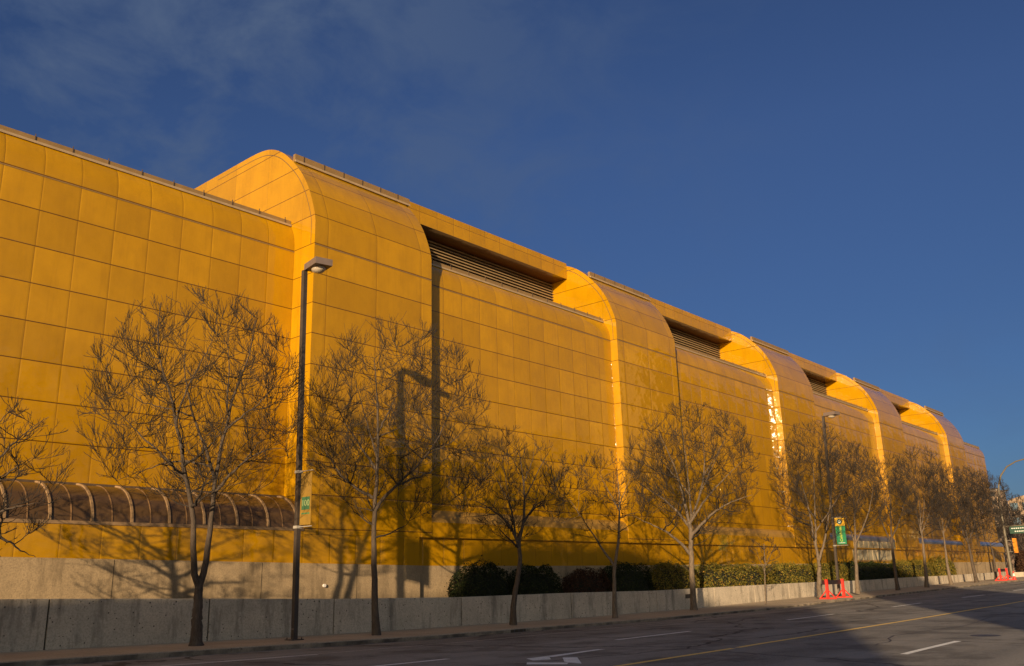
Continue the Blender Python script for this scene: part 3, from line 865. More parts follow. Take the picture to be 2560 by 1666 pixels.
def make_tree(name, base, r_trunk, crown, limbs, label, bark, seed, dens=1.0, fat=1.0, group='bare trees along the pavement'):
    rng = np.random.default_rng(seed)
    bx, by, bz = base
    az = math.atan2(bx, by) if bx > 0 else math.atan2(max(bx, 4), by)
    rt = np.array([math.cos(az), -math.sin(az), 0]); fw = np.array([math.sin(az), math.cos(az), 0])
    root = empty(name, base, 0)
    tag(root, label, 'tree', group)
    a0, a1, z0, z1 = crown
    if bx > 60 and bx < 150:                 # the far row is fuller
        am, ah = (a0+a1)/2, (a1-a0)/2*1.25; a0, a1 = am-ah, am+ah; z1 += .6
    c = rt*(a0+a1)/2 + np.array([0, 0, (z0+z1)/2])
    rad_a = (a1-a0)/2
    env = (c, np.array([rad_a*1.10, min(rad_a, 3.7)*1.10, (z1-z0)/2*1.08]))
    VV, FF, off = [], [], 0
    LP, LR = [], []
    ztop = limbs[0][-1][1]
    for k, l in enumerate(limbs):
        # depth: limbs fan out towards and away from the street
        dy = 0.0 if k == 0 else rng.choice([-1, 1])*rng.uniform(.25, .75)
        s0 = np.array(l[0])
        P3 = []
        acc = 0.0; prev = s0
        for q in l:
            acc += np.linalg.norm(np.array(q)-prev); prev = np.array(q)
            depth = dy*acc*.55
            if k: depth = np.clip(depth, -3.2, 3.0)
            P3.append(rt*q[0] + fw*depth + np.array([0, 0, q[1]]))
        if k and len(LP):
            # root the limb on the nearest point of what is already there
            allp = np.concatenate(LP); allr = np.concatenate(LR)
            j = np.argmin(np.linalg.norm((allp-P3[0])*np.array([1, .6, 1]), axis=1))
            sh = allp[j]-P3[0]
            P3 = [p + sh*(1-min(1, n/2.0)) for n, p in enumerate(P3)]
            for n in range(1, len(P3)):
                P3[n] = P3[n] + fw*(allp[j] @ fw)*.6
            ra = min(allr[j]*.92, r_trunk*.62)
        else:
            ra = r_trunk
        P = resample(smooth_pl(P3), 22)
        if z0 > .5: P = resample(P[:20], 22)
        P[1:-1] += rng.normal(size=P[1:-1].shape)*.012
        length = np.linalg.norm(np.diff(P, axis=0), axis=1).sum()
        s = np.linspace(0, 1, 22)
        if k == 0:
            tip = .62 if len(l) < 5 else .10
            rr = ra*(1-(1-tip)*s**.9); rr[:2] *= np.array([1.28, 1.08])
        else:
            rr = np.maximum(ra*(1-.93*s**.8), .009*fat)
        LP.append(P); LR.append(rr)
        V, F = tubes(P[None], rr[None], 9 if ra > .06 else 6)
        VV.append(V); FF.append(F+off); off += len(V)
    mesh_np('trunk', np.concatenate(VV), np.concatenate(FF), bark, root)
    # crown
    PL_ = np.stack(LP); RL_ = np.stack(LR)
    starts = []
    V2, F2, off = [], [], 0
    k_ = lambda v: max(2, int(round(v*dens)))
    zc = PL_[0][:, 2]
    src = PL_; srcr = RL_
    if len(limbs[0]) < 5: src, srcr = PL_[1:], RL_[1:]
    H = z1 - z0; sc_ = min(1.25, max(.35, H/7.2))
    low = lambda P, f: P[:, 0, 2] > z0*f
    nodes = np.concatenate([PL_[0][PL_[0][:, 2] > z0*.62][:-2], src[:, 3:].reshape(-1, 3)])
    nrad = np.concatenate([RL_[0][PL_[0][:, 2] > z0*.62][:-2], srcr[:, 3:].ravel()])
    cc, ra = env
    st = []
    for (cnt, rlo, rhi, N, rmx, reach) in ((30, .80, 1.0, 14, .044, 4.6), (118, .45, 1.0, 11, .027, 2.6), (420, .25, 1.04, 9, .017, 1.7)):
        cnt = max(6, int(cnt*dens*min(1.0, max(.3, H*rad_a/26))))
        d = rng.normal(size=(cnt, 3)); d[:, 2] = d[:, 2]*.85 + .12
        d /= np.linalg.norm(d, axis=1, keepdims=True)
        T = cc + ra*d*(rng.uniform(rlo**3, rhi**3, cnt)**(1/3))[:, None]
        df = T[:, None] - nodes[None]
        D = np.linalg.norm(df, axis=2)
        rise = df[..., 2]/(D+1e-6)
        cost = D*(1 + np.clip(.45 - rise, 0, 1.4)*1.3)
        n = cost.argmin(1); p = nodes[n]; L = D[np.arange(cnt), n]
        ok = (L > .18) & (L < reach*max(1, rad_a/3.2)); p, T, n, L = p[ok], T[ok], n[ok], L[ok]
        s = np.linspace(0, 1, N)[None, :, None]
        dv = T - p
        ctrl = p + dv*np.array([.62, .62, .38]) + rng.normal(size=p.shape)*(L*.07)[:, None]
        Q = p[:, None]*(1-s)**2 + 2*ctrl[:, None]*s*(1-s) + T[:, None]*s**2
        Q[:, 1:-1] += rng.normal(size=Q[:, 1:-1].shape)*(L*.012)[:, None, None]
        rb = np.minimum(nrad[n]*.72, rmx*fat**.5*np.clip(L/1.6, .5, 1.2))
        rr = rb[:, None]*(1-s[..., 0]) + .008*fat*s[..., 0]
        V, F = tubes(Q, np.maximum(rr, .008*fat), 6 if rmx > .02 else 4); V2.append(V); F2.append(F+off); off += len(V)
        st.append((Q, rr))
        nodes = np.concatenate([nodes, Q[:, 2:].reshape(-1, 3)]); nrad = np.concatenate([nrad, rr[:, 2:].ravel()])
    B1 = np.concatenate([resample_all(q, 9) for q, r_ in st]); R1 = np.concatenate([resample_all(r_[..., None], 9)[..., 0] for q, r_ in st])
    B2, R2 = spawn(rng, B1, R1, 7, 6, .26*sc_, .85*sc_, (20, 46), .42, env, .08, .65, .012, .0055*fat, .3)
    B3, R3 = spawn(rng, B2, R2, 3, 4, .14*sc_, .42*sc_, (20, 46), .35, env, .1, .75, .0095*fat, .0055*fat, .25)
    for (Pb, Rb, n) in ((B2, R2, 4), (B3, R3, 3)):
        V, F = tubes(Pb, np.maximum(Rb, .0054*fat), n); V2.append(V); F2.append(F+off); off += len(V)
    mesh_np('crown', np.concatenate(V2), np.concatenate(F2), M['twig'], root)
    return root
LABEL = {
 'T0': ('bare tree at the left edge of the street, only its right hand branches in view', 'bark', 1.0, 1.0),
 'T1': ('large bare tree with a trunk forked in a V in front of the ribbed awning', 'bark', 1.12, 1.0),
 'T2': ('tall slim bare tree with an upright trunk just right of the nearest street lamp', 'bark', 1.1, 1.0),
 'T3': ('bare tree with a crooked leaning trunk beside the dark round bushes', 'bark', 1.05, 1.0),
 'T4': ('bare tree with one long limb leaning left from a low fork', 'bark2', .85, 1.0),
 'T5': ('broad bare tree with a wide fan crown in front of the start of the hedge', 'bark2', 1.08, 1.1),
 'T6': ('thin bare sapling in front of the sunlit hedge', 'bark2', .45, .9),
 'T7': ('pale forked bare tree just left of the first red barricade', 'bark2', 1.05, 1.105),
 'T8': ('pale bare tree standing just right of the first red barricade', 'bark2', 0.95, 1.09),
 'T9': ('dark trunked bare tree in front of the shaded part of the hedge', 'bark', 1.00, 1.25),
 'T10': ('bare tree with a pale straight trunk in front of the sunlit end of the hedge', 'bark2', 1.00, 1.32),
 'T11': ('bare tree with a pale trunk by the rounded end bush of the hedge', 'bark2', 0.95, 1.41),
 'T12': ('dark bare tree leaning left past the end of the hedge', 'bark', 1.00, 1.48),
 'T13': ('bare tree with an arched limb behind the far red barricade', 'bark', 0.95, 1.56),
}
for s, (n, base, r, crown_, limbs) in enumerate(TREES):
    lb, bk, de, fa = LABEL[n]
    if n == 'T6': make_tree('sapling', base, r, crown_, limbs, lb, M[bk], 60+s, de, fa)
    else: make_tree('street_tree', base, r, crown_, limbs, lb, M[bk], 60+s, de, fa)

# ------------------------------------------------------------------ bushes and hedge in the planter
def bush(name, cx, cy, zb, rx, ry, h, mat, label, cat, seed, n=5200, leaf=.055, boxy=2.0, group=None):
    rng = np.random.default_rng(seed); n = int(n*1.7); leaf *= .78
    root = empty(name, (cx, cy, zb))
    tag(root, label, cat, group)
    # directions on a superellipsoid, with lumps
    d = rng.normal(size=(n, 3)); d[:, 2] = np.abs(d[:, 2])*.95 - .12
    d /= np.linalg.norm(d, axis=1, keepdims=True)
    e = boxy
    k = (np.abs(d[:, 0])**e + np.abs(d[:, 1])**e + np.abs(d[:, 2])**e)**(-1/e)
    lump = np.zeros(n)
    for j in range(16):
        w = rng.normal(size=3)*np.array([3.0*max(1, rx/ry*.8), 3, 3]); lump += .022*np.sin(d@w*1.6+rng.uniform(0, 6.3))
    shell = 1 - rng.exponential(.075, n)
    shoot = rng.random(n) < .02
    shell[shoot] = 1 + rng.uniform(0, .10, shoot.sum())
    p = d*(k*(np.clip(shell, .45, 1.12)+lump))[:, None]*np.array([rx, ry, h])
    p[:, 2] = np.maximum(p[:, 2], .02)
    nn = d + rng.normal(size=(n, 3))*.75; nn /= np.linalg.norm(nn, axis=1, keepdims=True)
    t = np.cross(nn, rng.normal(size=(n, 3))); t /= np.linalg.norm(t, axis=1, keepdims=True); b = np.cross(nn, t)
    sz = (leaf*rng.uniform(.6, 1.35, n))[:, None]
    V = np.stack([p-t*sz, p+b*sz*.55+nn*sz*.15, p+t*sz, p-b*sz*.55+nn*sz*.15], 1).reshape(-1, 3)
    F = np.arange(4*n).reshape(n, 4)
    mesh_np('foliage', V, F, mat, root, smooth=False)
    # twiggy inner mass
    mb = MB(); nu, nv = 18, 7
    def q(i, j):
        a = 2*math.pi*i/nu; b_ = math.pi/2*j/nv
        dx, dy, dz = math.cos(a)*math.cos(b_), math.sin(a)*math.cos(b_), math.sin(b_)
        kk = (abs(dx)**e+abs(dy)**e+abs(dz)**e)**(-1/e)*.80
        return (dx*kk*rx, dy*kk*ry, dz*kk*h)
    for i in range(nu):
        for j in range(nv):
            mb.face([q(i, j), q(i+1, j), q(i+1, j+1), q(i, j+1)])
    mb.build('inner_branches', M['leaf_core'], root, smooth=True)
    return root
def zb(x): return wall_top(x) - .34
bush('bush', 33.75, 31.45, zb(33.5), 2.1, .85, 1.84, M['leaf_dark'], 'dark green rounded bush left of the crooked trunk, leftmost of the planter', 'bush', 1, 6500, .06, 2.9, 'bushes behind the low wall')
bush('bush', 37.75, 31.45, zb(37.7), 1.85, .85, 1.74, M['leaf_dark'], 'dark green round bush just right of the crooked trunk', 'bush', 2, 6000, .06, 2.8, 'bushes behind the low wall')
bush('bush', 42.6, 31.6, zb(42.6), 2.1, .85, 1.50, M['leaf_red'], 'low brownish red bush behind the fork of the leaning limb tree', 'bush', 3, 6000, .06, 2.6, 'bushes behind the low wall')
bush('bush', 46.6, 31.55, zb(46.6), 2.6, .95, 1.95, M['leaf_dark'], 'dark green bush between the brownish bush and the broad fan crowned tree', 'bush', 4, 6500, .062, 2.6, 'bushes behind the low wall')
bush('bush', 51.6, 31.55, zb(51.6), 2.6, .95, 1.98, M['leaf_hedge'], 'brown tipped green bush directly left of the broad tree trunk', 'bush', 5, 6500, .065, 2.6, 'bushes behind the low wall')
HS = [(59.6, 5.6, 1.74, 'leaf_hedge', 'sunlit brown tipped hedge section behind the thin sapling'),
      (69.6, 4.7, 1.78, 'leaf_hedge', 'sunlit clipped hedge section behind the first red barricade'),
      (77.2, 3.2, 1.78, 'leaf_hedge', 'clipped hedge section behind the pale tree right of the barricade'),
      (87.0, 6.8, 1.85, 'leaf_dark', 'shaded dark hedge section below the entrance windows'),  # darker leaves put the shade on this stretch into its colour
      (99.4, 5.8, 1.90, 'leaf_hedge', 'sunlit hedge section before the rounded end bush')]
for j, (cx, rx, h, mt, lb) in enumerate(HS):
    bush('hedge', cx, 31.55, zb(cx), rx, .95, h, M[mt], lb, 'hedge', 20+j, 9000, .075, 5.5, 'hedge sections behind the low wall')
bush('bush', 109.4, 31.55, zb(109.4), 4.1, 1.0, 2.15, M['leaf_hedge'], 'rounded sunlit bush ending the hedge on the right', 'bush', 31, 7000, .085, 2.6, 'bushes behind the low wall')

# ------------------------------------------------------------------ street lamps with banners
def street_lamp(label, base, top, head_rot):
    root = empty('street_lamp', base)
    tag(root, label, 'street lamp', 'tall box head street lamps')
    tx, h = top
    MB().bar((0, 0, .02), (tx, 0, h), .17, .17, up=(0, 1, 0)).build('pole', M['dark_metal'], root)
    bp = MB().box(-.24, .24, -.24, .24, .0, .035).build('base_plate', M['dark_metal'], root)
    for sx in (-1, 1):
        for sy in (-1, 1): MB().tube([(sx*.18, sy*.18, .03), (sx*.18, sy*.18, .09)], .025, 6).build('bolt', M['dark_metal'], bp)
    MB().box(-.09, -.083, -.07, .07, .35, .75).build('access_cover', M['lamp_grey'], root)
    hd = MB()
    # shoebox head reaching over the road
    ca, sa = math.cos(head_rot), math.sin(head_rot)
    def T(x, y, z): return (tx + x*ca - y*sa, x*sa + y*ca, h + z)
    x0, x1, y0, y1 = -.05, .66, -1.12, -.06
    lo = [T(x0,y0,-.02),T(x1,y0,-.02),T(x1,y1,-.02),T(x0,y1,-.02)]; up = [T(x0,y0,.24),T(x1,y0,.24),T(x1,y1,.24),T(x0,y1,.24)]
    hd.face(lo[::-1]); hd.face(up)
    for k in range(4): hd.face([lo[k], lo[(k+1)%4], up[(k+1)%4], up[k]])
    head = hd.build('lamp_head', M['lamp_grey'], root)
    MB().bar(T(0, .0, .06), T(.1, -.12, .06), .10, .10).build('arm', M['dark_metal'], root)
    mb = MB(); nu, nv = 18, 6
    cx, cy = .33, -.56
    def q(i, j):
        a = 2*math.pi*i/nu; b = math.pi/2*j/nv
        return T(cx+.27*math.cos(a)*math.cos(b), cy+.33*math.sin(a)*math.cos(b), -.024-.20*math.sin(b))
    for i in range(nu):
        for j in range(nv): mb.face([q(i,j), q(i,j+1), q(i+1,j+1), q(i+1,j)])
    mb.build('lens', M['lens'], head, smooth=True)
    return root
def clamp(root, z, x=0.0, reach=-1.05):
    mb = MB().box(x-.11, x+.11, -.11, .11, z-.05, z+.05)
    mb.tube([(x, -.1, z), (x, reach, z)], .018, 6)
    mb.build('banner_bracket', M['steel'], root)
def text_obj(name, body, size, mat, parent, mw, extrude=.002, shear=0.0):
    cu = bpy.data.curves.new(name, 'FONT'); cu.body = body; cu.size = size; cu.extrude = extrude; cu.shear = shear
    cu.align_x = 'CENTER'; cu.align_y = 'CENTER'; cu.resolution_u = 3
    to = bpy.data.objects.new('tmp', cu); C.objects.link(to)
    dg = bpy.context.evaluated_depsgraph_get()
    me = bpy.data.meshes.new_from_object(to.evaluated_get(dg))
    bpy.data.objects.remove(to); bpy.data.curves.remove(cu)
    me.materials.clear(); me.materials.append(mat); me.name = name
    o = bpy.data.objects.new(name, me); C.objects.link(o); o.parent = parent
    o.matrix_local = mw
    return o
def disc_x(x, cy, cz, r, n=20, r0=0.0):
    mb = MB()
    for k in range(n):
        a, b = 2*math.pi*k/n, 2*math.pi*(k+1)/n
        pts = [(x,cy+r0*math.cos(a),cz+r0*math.sin(a)),(x,cy+r*math.cos(a),cz+r*math.sin(a)),(x,cy+r*math.cos(b),cz+r*math.sin(b)),(x,cy+r0*math.cos(b),cz+r0*math.sin(b))]
        mb.face(pts if r0 else pts[1:] if False else [pts[0], pts[1], pts[2]])
    return mb
lamp1 = street_lamp('tall dark street lamp in the foreground with a faded yellow banner', (19.87, 27.7, zg(19.87)), (-.18, 13.84), R(-12))
lamp2 = street_lamp('street lamp farther along with a green and yellow banner', (69.65, 27.7, zg(69.65)), (1.1, 14.1), R(-12))

def banner_cloth(mat, y0, y1, z0, z1, x=0.0, th=.012, wav=.02):
    mb = MB(); n = 10
    f = lambda t: x + wav*math.sin(t*math.pi*2.0)
    for i in range(n):
        a, b = i/n, (i+1)/n
        za, zb_ = z0+(z1-z0)*a, z0+(z1-z0)*b
        for s in (-1, 1):
            pts = [(f(a)+s*th/2,y0,za),(f(a)+s*th/2,y1,za),(f(b)+s*th/2,y1,zb_),(f(b)+s*th/2,y0,zb_)]
            mb.face(pts if s > 0 else pts[::-1])
    return mb
# faded banner on the near lamp; a banner hangs on the pole, so it stands for itself
b1 = empty('banner', (19.87, 27.7, zg(19.87)))
tag(b1, 'faded yellow banner with a small green square on the near street lamp', 'banner', 'banners on the street lamps')
sx = -.06
banner_cloth(M['ban_pale'], -.14, -.80, 3.98, 5.86, sx, wav=0).build('cloth', M['ban_pale'], b1, smooth=True)
MB().box(sx-.013, sx-.0065, -.71, -.23, 4.52, 4.98).build('green_square', M['ban_dull'], b1)
TB = Matrix(((0,0,-1,0),(-1,0,0,0),(0,1,0,0),(0,0,0,1)))   # text read from the -x side, upright
text_obj('lettering', '100', .32, M['ban_faded'], b1, Matrix.Translation((sx-.0145, -.47, 4.75)) @ TB)
mb = MB()
for k in range(5): mb.box(sx-.010, sx-.0065, -.71+.1*k, -.64+.1*k, 4.36, 4.41)
mb.build('small_print', M['ban_green'], b1)
mb = MB()
for k in range(5): mb.box(sx-.010, sx-.0065, -.72+.12*k, -.71+.12*k, 5.10, 5.80)
mb.build('stripes', M['gutter'], b1)
clamp(lamp1, 5.93, -.075, -.85); clamp(lamp1, 3.92, -.05, -.85)
# green banner on the far lamp
b2 = empty('banner', (69.65, 27.7, zg(69.65)))
tag(b2, 'green and yellow banner reading Celebrate on the farther street lamp', 'banner', 'banners on the street lamps')
sx = .40
banner_cloth(M['ban_green'], -.16, -.92, 3.88, 5.28, sx, wav=0).build('cloth', M['ban_green'], b2, smooth=True)
banner_cloth(M['ban_yellow'], -.16, -.92, 5.282, 5.90, sx, wav=0).build('top_panel', M['ban_yellow'], b2, smooth=True)
disc_x(sx-.010, -.54, 5.60, .20).build('emblem', M['ban_teal'], b2)
disc_x(sx-.014, -.54, 5.60, .10, 16, .05).build('emblem_ring', M['ban_white'], b2)
TV = Matrix(((0,0,-1,0),(0,1,0,0),(1,0,0,0),(0,0,0,1)))
TVm = Matrix(((0,0,-1,0),(0,1,0,0),(1,0,0,0),(0,0,0,1)))
text_obj('lettering', 'Celebrate', .30, M['ban_text'], b2, Matrix.Translation((sx-.010, -.54, 4.66)) @ TVm, shear=.25)
mb = MB()
for k in range(7): mb.box(sx-.010, sx-.0065, -.80+.075*k, -.75+.075*k, 3.97, 4.02)
mb.build('small_print', M['ban_white'], b2)
clamp(lamp2, 5.95, .47); clamp(lamp2, 3.80, .30)

# ------------------------------------------------------------------ red barricades
def barricade(label, x, y, length):
    z = zg(x)
    root = empty('barricade', (x, y, z))
    tag(root, label, 'barricade', 'red barricades on the pavement')
    for xs in (0, length):
        mb = MB()
        mb.bar((xs, 0, .06), (xs, 0, 1.36), .17, .17)
        st = mb.build('post', M['red_plastic'], root)
        mb = MB().bar((xs, -.62, .045), (xs, .62, .045), .13, .09)
        for s in (-1, 1):
            mb.bar((xs-.01, s*.56, .07), (xs-.01, s*.05, .62), .075, .06)
        mb.bar((xs-.3, 0, .04), (xs+.3, 0, .04), .12, .07)
        mb.build('foot', M['red_plastic'], root)
    MB().box(-.55, length+.0, .093, .133, 1.0, 1.30).build('board', M['black_board'], root)
    return root
barricade('red barricade with a dark board on the pavement below the green banner', 65.15, 26.75, 3.0)
barricade('red barricade far down the pavement beside a traffic cone', 114.2, 26.75, 3.2)
cone = empty('traffic_cone', (117.9, 26.2, zg(118)))
tag(cone, 'red traffic cone with a white band beside the far barricade', 'traffic cone')
MB().box(-.24, .24, -.24, .24, .0, .05).build('foot', M['red_plastic'], cone)
MB().tube([(0,0,.05),(0,0,.42),(0,0,.421)], [.20, .135, .13], 16).tube([(0,0,.72),(0,0,1.0)], [.085, .04], 16).build('body', M['red_plastic'], cone, smooth=True)
MB().tube([(0,0,.421),(0,0,.72)], [.135, .085], 16).build('band', M['white_plastic'], cone, smooth=True)

# ------------------------------------------------------------------ signal mast at the corner
ms = empty('signal_mast', (124.4, 27.85, zg(124.4)))
tag(ms, 'tall mast with a curved arm over the street at the corner', 'mast')
z0 = zg(124.4)
pts = [(0,0,0),(0,0,5.4),(0,-.0,9.3),(0,-.23,11.2),(0,-.68,12.45),(0,-1.5,13.45),(0,-2.6,14.0),(0,-3.6,14.2),(0,-5.0,14.25)]
MB().tube([(p[0],p[1],p[2]) for p in pts], [.20,.16,.125,.11,.10,.09,.08,.075,.07], 10).build('pole', M['mast'], ms, smooth=True)
MB().box(-.3,.3,-.3,.3,0,.08).build('base_plate', M['steel'], ms)
MB().tube([(0,0,6.2),(0,-4,6.35),(0,-9,6.5)], [.09,.075,.05], 8).build('signal_arm', M['mast'], ms, smooth=True)
sg = empty('street_sign', (124.2, 26.2, z0+5.95))
tag(sg, 'dark green street name sign hanging on the mast arm at the right edge', 'sign')
MB().box(-.02,.02,-1.6,1.0,-.62,.25).build('panel', M['sign_green'], sg)
mb = MB()
for k in range(9): mb.box(-.03,-.022,.62-.24*k,.78-.24*k,-.05,.06)
for k in range(5): mb.box(-.03,-.022,.3-.24*k,.46-.24*k,-.42,-.30)
mb.build('lettering', M['ban_white'], sg)
ts = empty('traffic_light', (124.0, 26.82, z0+3.05))
tag(ts, 'yellow traffic light seen from the side on the mast', 'traffic light')
MB().box(-.18,.18,-.21,.21,0,1.72).build('housing', M['signal_yellow'], ts)
for k in range(3): MB().tube([(-.18,0,.3+.55*k),(-.42,0,.27+.55*k)], .17, 12).build('visor', M['signal_yellow'], ts, smooth=True)
for zz in (.15, 1.5): MB().tube([(.1,.2,zz),(.35,1.05,zz)], .03, 6).build('bracket', M['steel'], ts)

# ------------------------------------------------------------------ beyond the corner
aw_ = empty('corner_wall', (136, YW, zg(136)))
tag(aw_, 'low beige concrete wall continuing beyond the corner mast', 'wall')
MB().box(12, 60, -.3, 3.0, -.5, .62).build('wall_segment', M['concrete_low'], aw_)
bush('shrub', 170, 35.6, zg(170)+.5, 3.5, 1.6, 3.2, M['leaf_red'], 'dark reddish shrub beyond the corner at the right edge', 'bush', 41, 5000, .16, 2.2)
def block(name, label, loc, dims, mat, floors, cols, win, roofmat=None, arch=0.0, wing=None):
    root = empty(name, loc); tag(root, label, 'building')
    w, d, h = dims   # x, y, z
    mb = MB().box(0, w, 0, d, -1, h)
    if arch:
        n = 14
        for i in range(n):
            a, b = i/n, (i+1)/n
            f = lambda t: h + arch*math.sin(math.pi*t)
            mb.face([(0,d*a,f(a)),(w,d*a,f(a)),(w,d*b,f(b)),(0,d*b,f(b))])
            mb.face([(0,d*a,h),(0,d*a,f(a)),(0,d*b,f(b)),(0,d*b,h)])
    mb.build('wall', M[mat], root)
    fh = h/floors
    for k in range(floors):
        for c in range(cols):
            cw = d/cols
            o = MB().box(-.06, -.004, c*cw+cw*.18, (c+1)*cw-cw*.18, k*fh+fh*.3, k*fh+fh*.82).build('window', M[win], root)
    if not arch:
        MB().box(-.25, w+.25, -.25, d+.25, h+.003, h+.45).build('roof', M[roofmat or 'stone'], root)
    return root
block('apartment_tower', 'slim sunlit tan tower behind the end of the yellow hall', (420, 94.3, 0), (14, 3.4+14, 33.6), 'brick_tan', 10, 5, 'glass_dark')
block('arched_building', 'tan building with an arched roof behind the street sign', (300, 52, 0), (30, 13, 21.2), 'brick_tan', 5, 4, 'glass_blue', arch=1.4)
block('brick_block', 'low brown brick block with a pale parapet beyond the corner', (220, 47.5, 0), (26, 4.4, 10.6), 'brick_brown', 3, 4, 'glass_dark')
pk = empty('parkade', (228, 20, 0)); tag(pk, 'low parkade with dark open decks behind the traffic light', 'building')
for k in range(3): MB().box(0, 40, 0, 27.2, 1.2+2.9*k, 2.5+2.9*k).build('deck', M['stone'], pk)
MB().box(.6, 39, .4, 26.8, -1, 8.6).build('interior', M['void'], pk)
for k in range(7): MB().box(-.1, .5, k*4.3, k*4.3+.6, -1, 8.9).build('column', M['stone'], pk)
def plain_lamp(label, x, y, h):
    root = empty('lamp_post', (x, y, zg(x))); tag(root, label, 'lamp post', 'distant lamp posts beyond the hall')
    MB().tube([(0,0,0),(0,0,h)], [.13, .09], 8).build('pole', M['dark_metal'], root)
    MB().box(-.3, .3, -.75, .75, h, h+.2).build('lamp_head', M['dark_metal'], root)
plain_lamp('distant lamp post nearest the end wall of the yellow hall', 200, 45.4, 16.4)
plain_lamp('distant lamp post just right of the curved mast', 200, 43.8, 15.9)
far = [(176, 43.5, 13, 3.6), (190, 41.5, 12, 3.6), (205, 42.5, 15, 4.2), (215, 39.5, 12.5, 3.4), (160, 41.8, 11.5, 3.0)]
FL = ['bare distant tree against the sky right of the yellow hall', 'bare distant tree behind the curved mast', 'tallest bare distant tree beyond the mast', 'bare distant tree at the right edge by the arched building', 'small bare tree just behind the end corner of the hall']
for j, ((x, y, h, r), lb) in enumerate(zip(far, FL)):
    limbs = [[(0,0),(.05,h*.25),(-.05,h*.5),(.1,h*.95)]+[(.1,h*.97)], [(0,h*.25),(-r*.5,h*.5),(-r*.8,h*.8)], [(0,h*.3),(r*.5,h*.55),(r*.8,h*.85)], [(0,h*.4),(-r*.3,h*.75),(-r*.3,h*.95)], [(0,h*.4),(r*.35,h*.7),(r*.4,h*.95)]]
    make_tree('distant_tree', (x, y, zg(x)), .2, (-r, r, h*.28, h), limbs, lb, M['bark'], 300+j, .62, 3.0, 'bare trees beyond the corner')

# ------------------------------------------------------------------ the buildings across the street whose shadows fall on the road and the wall, and blocks added for reflections
def facing(name, label, xa, xb, y, depth, h, mat, cols, floors):
    root = empty(name, (xa, y, 0)); tag(root, label, 'building', 'buildings across the street')
    w = xb-xa
    MB().box(0, w, -depth, 0, -1, h).build('wall', M[mat], root)
    for k in range(floors):
        zz = 1.2 + k*(h-1.5)/floors
        m = MB().box(.8, w-.8, .004, .05, zz, zz+1.5).build('window', M['glass_dark'], root)
    return root
YC = -10.0
S_X, S_Z = 2.06, .43
def cast(u0, u1, H, y=YC):
    t = 30.3 - y
    return u0 - S_X*t, u1 - S_X*t, H + S_Z*t
xa, xb, h = cast(-70, 46.0, 1.8)
bA = facing('office_block', 'long brown office block across the street behind the viewer', xa, xb, YC, 11.0, h, 'brick_brown', 20, 5)
xp, xq, hp_ = cast(29.6, 43.5, 4.6)
MB().box(xp-xa, xq-xa, -4.0, -.05, h-.3, hp_).build('roof_plant_room', M['stone'], bA)
xa, xb, h = cast(80.5, 91.0, 2.6)
facing('corner_block', 'tan block across the street to the right of the viewer', xa, xb, YC, 5.5, h, 'brick_tan', 6, 5)
facing('reflection_block', 'tall unseen tan block added for dark reflections, far to the right of the viewer', 168, 520, -42.0, 16.0, 54.0, 'brick_tan', 40, 11)  # unseen block, added so the far piers reflect something dark
facing('reflection_block', 'mid rise unseen brown block added for dark reflections, to the right of the viewer', 86, 160, -40.0, 16.0, 24.0, 'brick_brown', 10, 6)  # also unseen, added to darken reflections in the hall panels

# ------------------------------------------------------------------ sky, sun, camera
sun_dir = Vector((2.06, 1.0, -.43)).normalized()
elev = math.asin(-sun_dir.z); 
w = bpy.data.worlds.new('World'); bpy.context.scene.world = w
w.use_nodes = True
nt = w.node_tree; N = nt.nodes; Lk = nt.links
bg = N['Background']
sky = N.new('ShaderNodeTexSky'); sky.sky_type = 'NISHITA'; sky.sun_disc = False
sky.sun_elevation = elev
sky.sun_rotation = math.atan2(-sun_dir.x, -sun_dir.y)
sky.altitude = 600; sky.air_density = 1.0; sky.dust_density = .6; sky.ozone_density = 3.0
tc = N.new('ShaderNodeTexCoord')
def mixc(fac, a, b, mode='MIX'):
    n = N.new('ShaderNodeMix'); n.data_type = 'RGBA'; n.blend_type = mode
    for s, x in ((n.inputs['Factor'], fac), (n.inputs[6], a), (n.inputs[7], b)):
        if hasattr(x, 'links'): Lk.new(x, s)
        else: s.default_value = x if not isinstance(x, tuple) else (*x, 1)
    return n.outputs[2]
def mth(op, a, b):
    n = N.new('ShaderNodeMath'); n.operation = op
    for i, x in enumerate((a, b)):
        if hasattr(x, 'links'): Lk.new(x, n.inputs[i])
        else: n.inputs[i].default_value = x
    return n.outputs[0]
def ramp(fac, stops):
    n = N.new('ShaderNodeValToRGB'); e = n.color_ramp.elements
    while len(e) < len(stops): e.new(.5)
    for i, (p, c) in enumerate(stops): e[i].position = p; e[i].color = (c, c, c, 1)
    Lk.new(fac, n.inputs[0]); return n.outputs[0]
def nz(scale, detail, vec, rough=.6, dist=0.0):
    n = N.new('ShaderNodeTexNoise'); n.inputs['Scale'].default_value = scale; n.inputs['Detail'].default_value = detail
    n.inputs['Roughness'].default_value = rough; n.inputs['Distortion'].default_value = dist
    Lk.new(vec, n.inputs['Vector']); return n.outputs['Fac']
mp = N.new('ShaderNodeMapping'); mp.inputs['Scale'].default_value = (1, 1, 1.6); Lk.new(tc.outputs['Generated'], mp.inputs[0])
cl = nz(7.5, 9, mp.outputs[0], .60, .35); big = nz(1.5, 3, mp.outputs[0], .5)
dist = N.new('ShaderNodeVectorMath'); dist.operation = 'DISTANCE'; Lk.new(tc.outputs['Generated'], dist.inputs[0])
dist.inputs[1].default_value = Vector((.36,.78,.52)).normalized()
near = ramp(dist.outputs['Value'], [(0.0, .9), (.7, 0.0)])
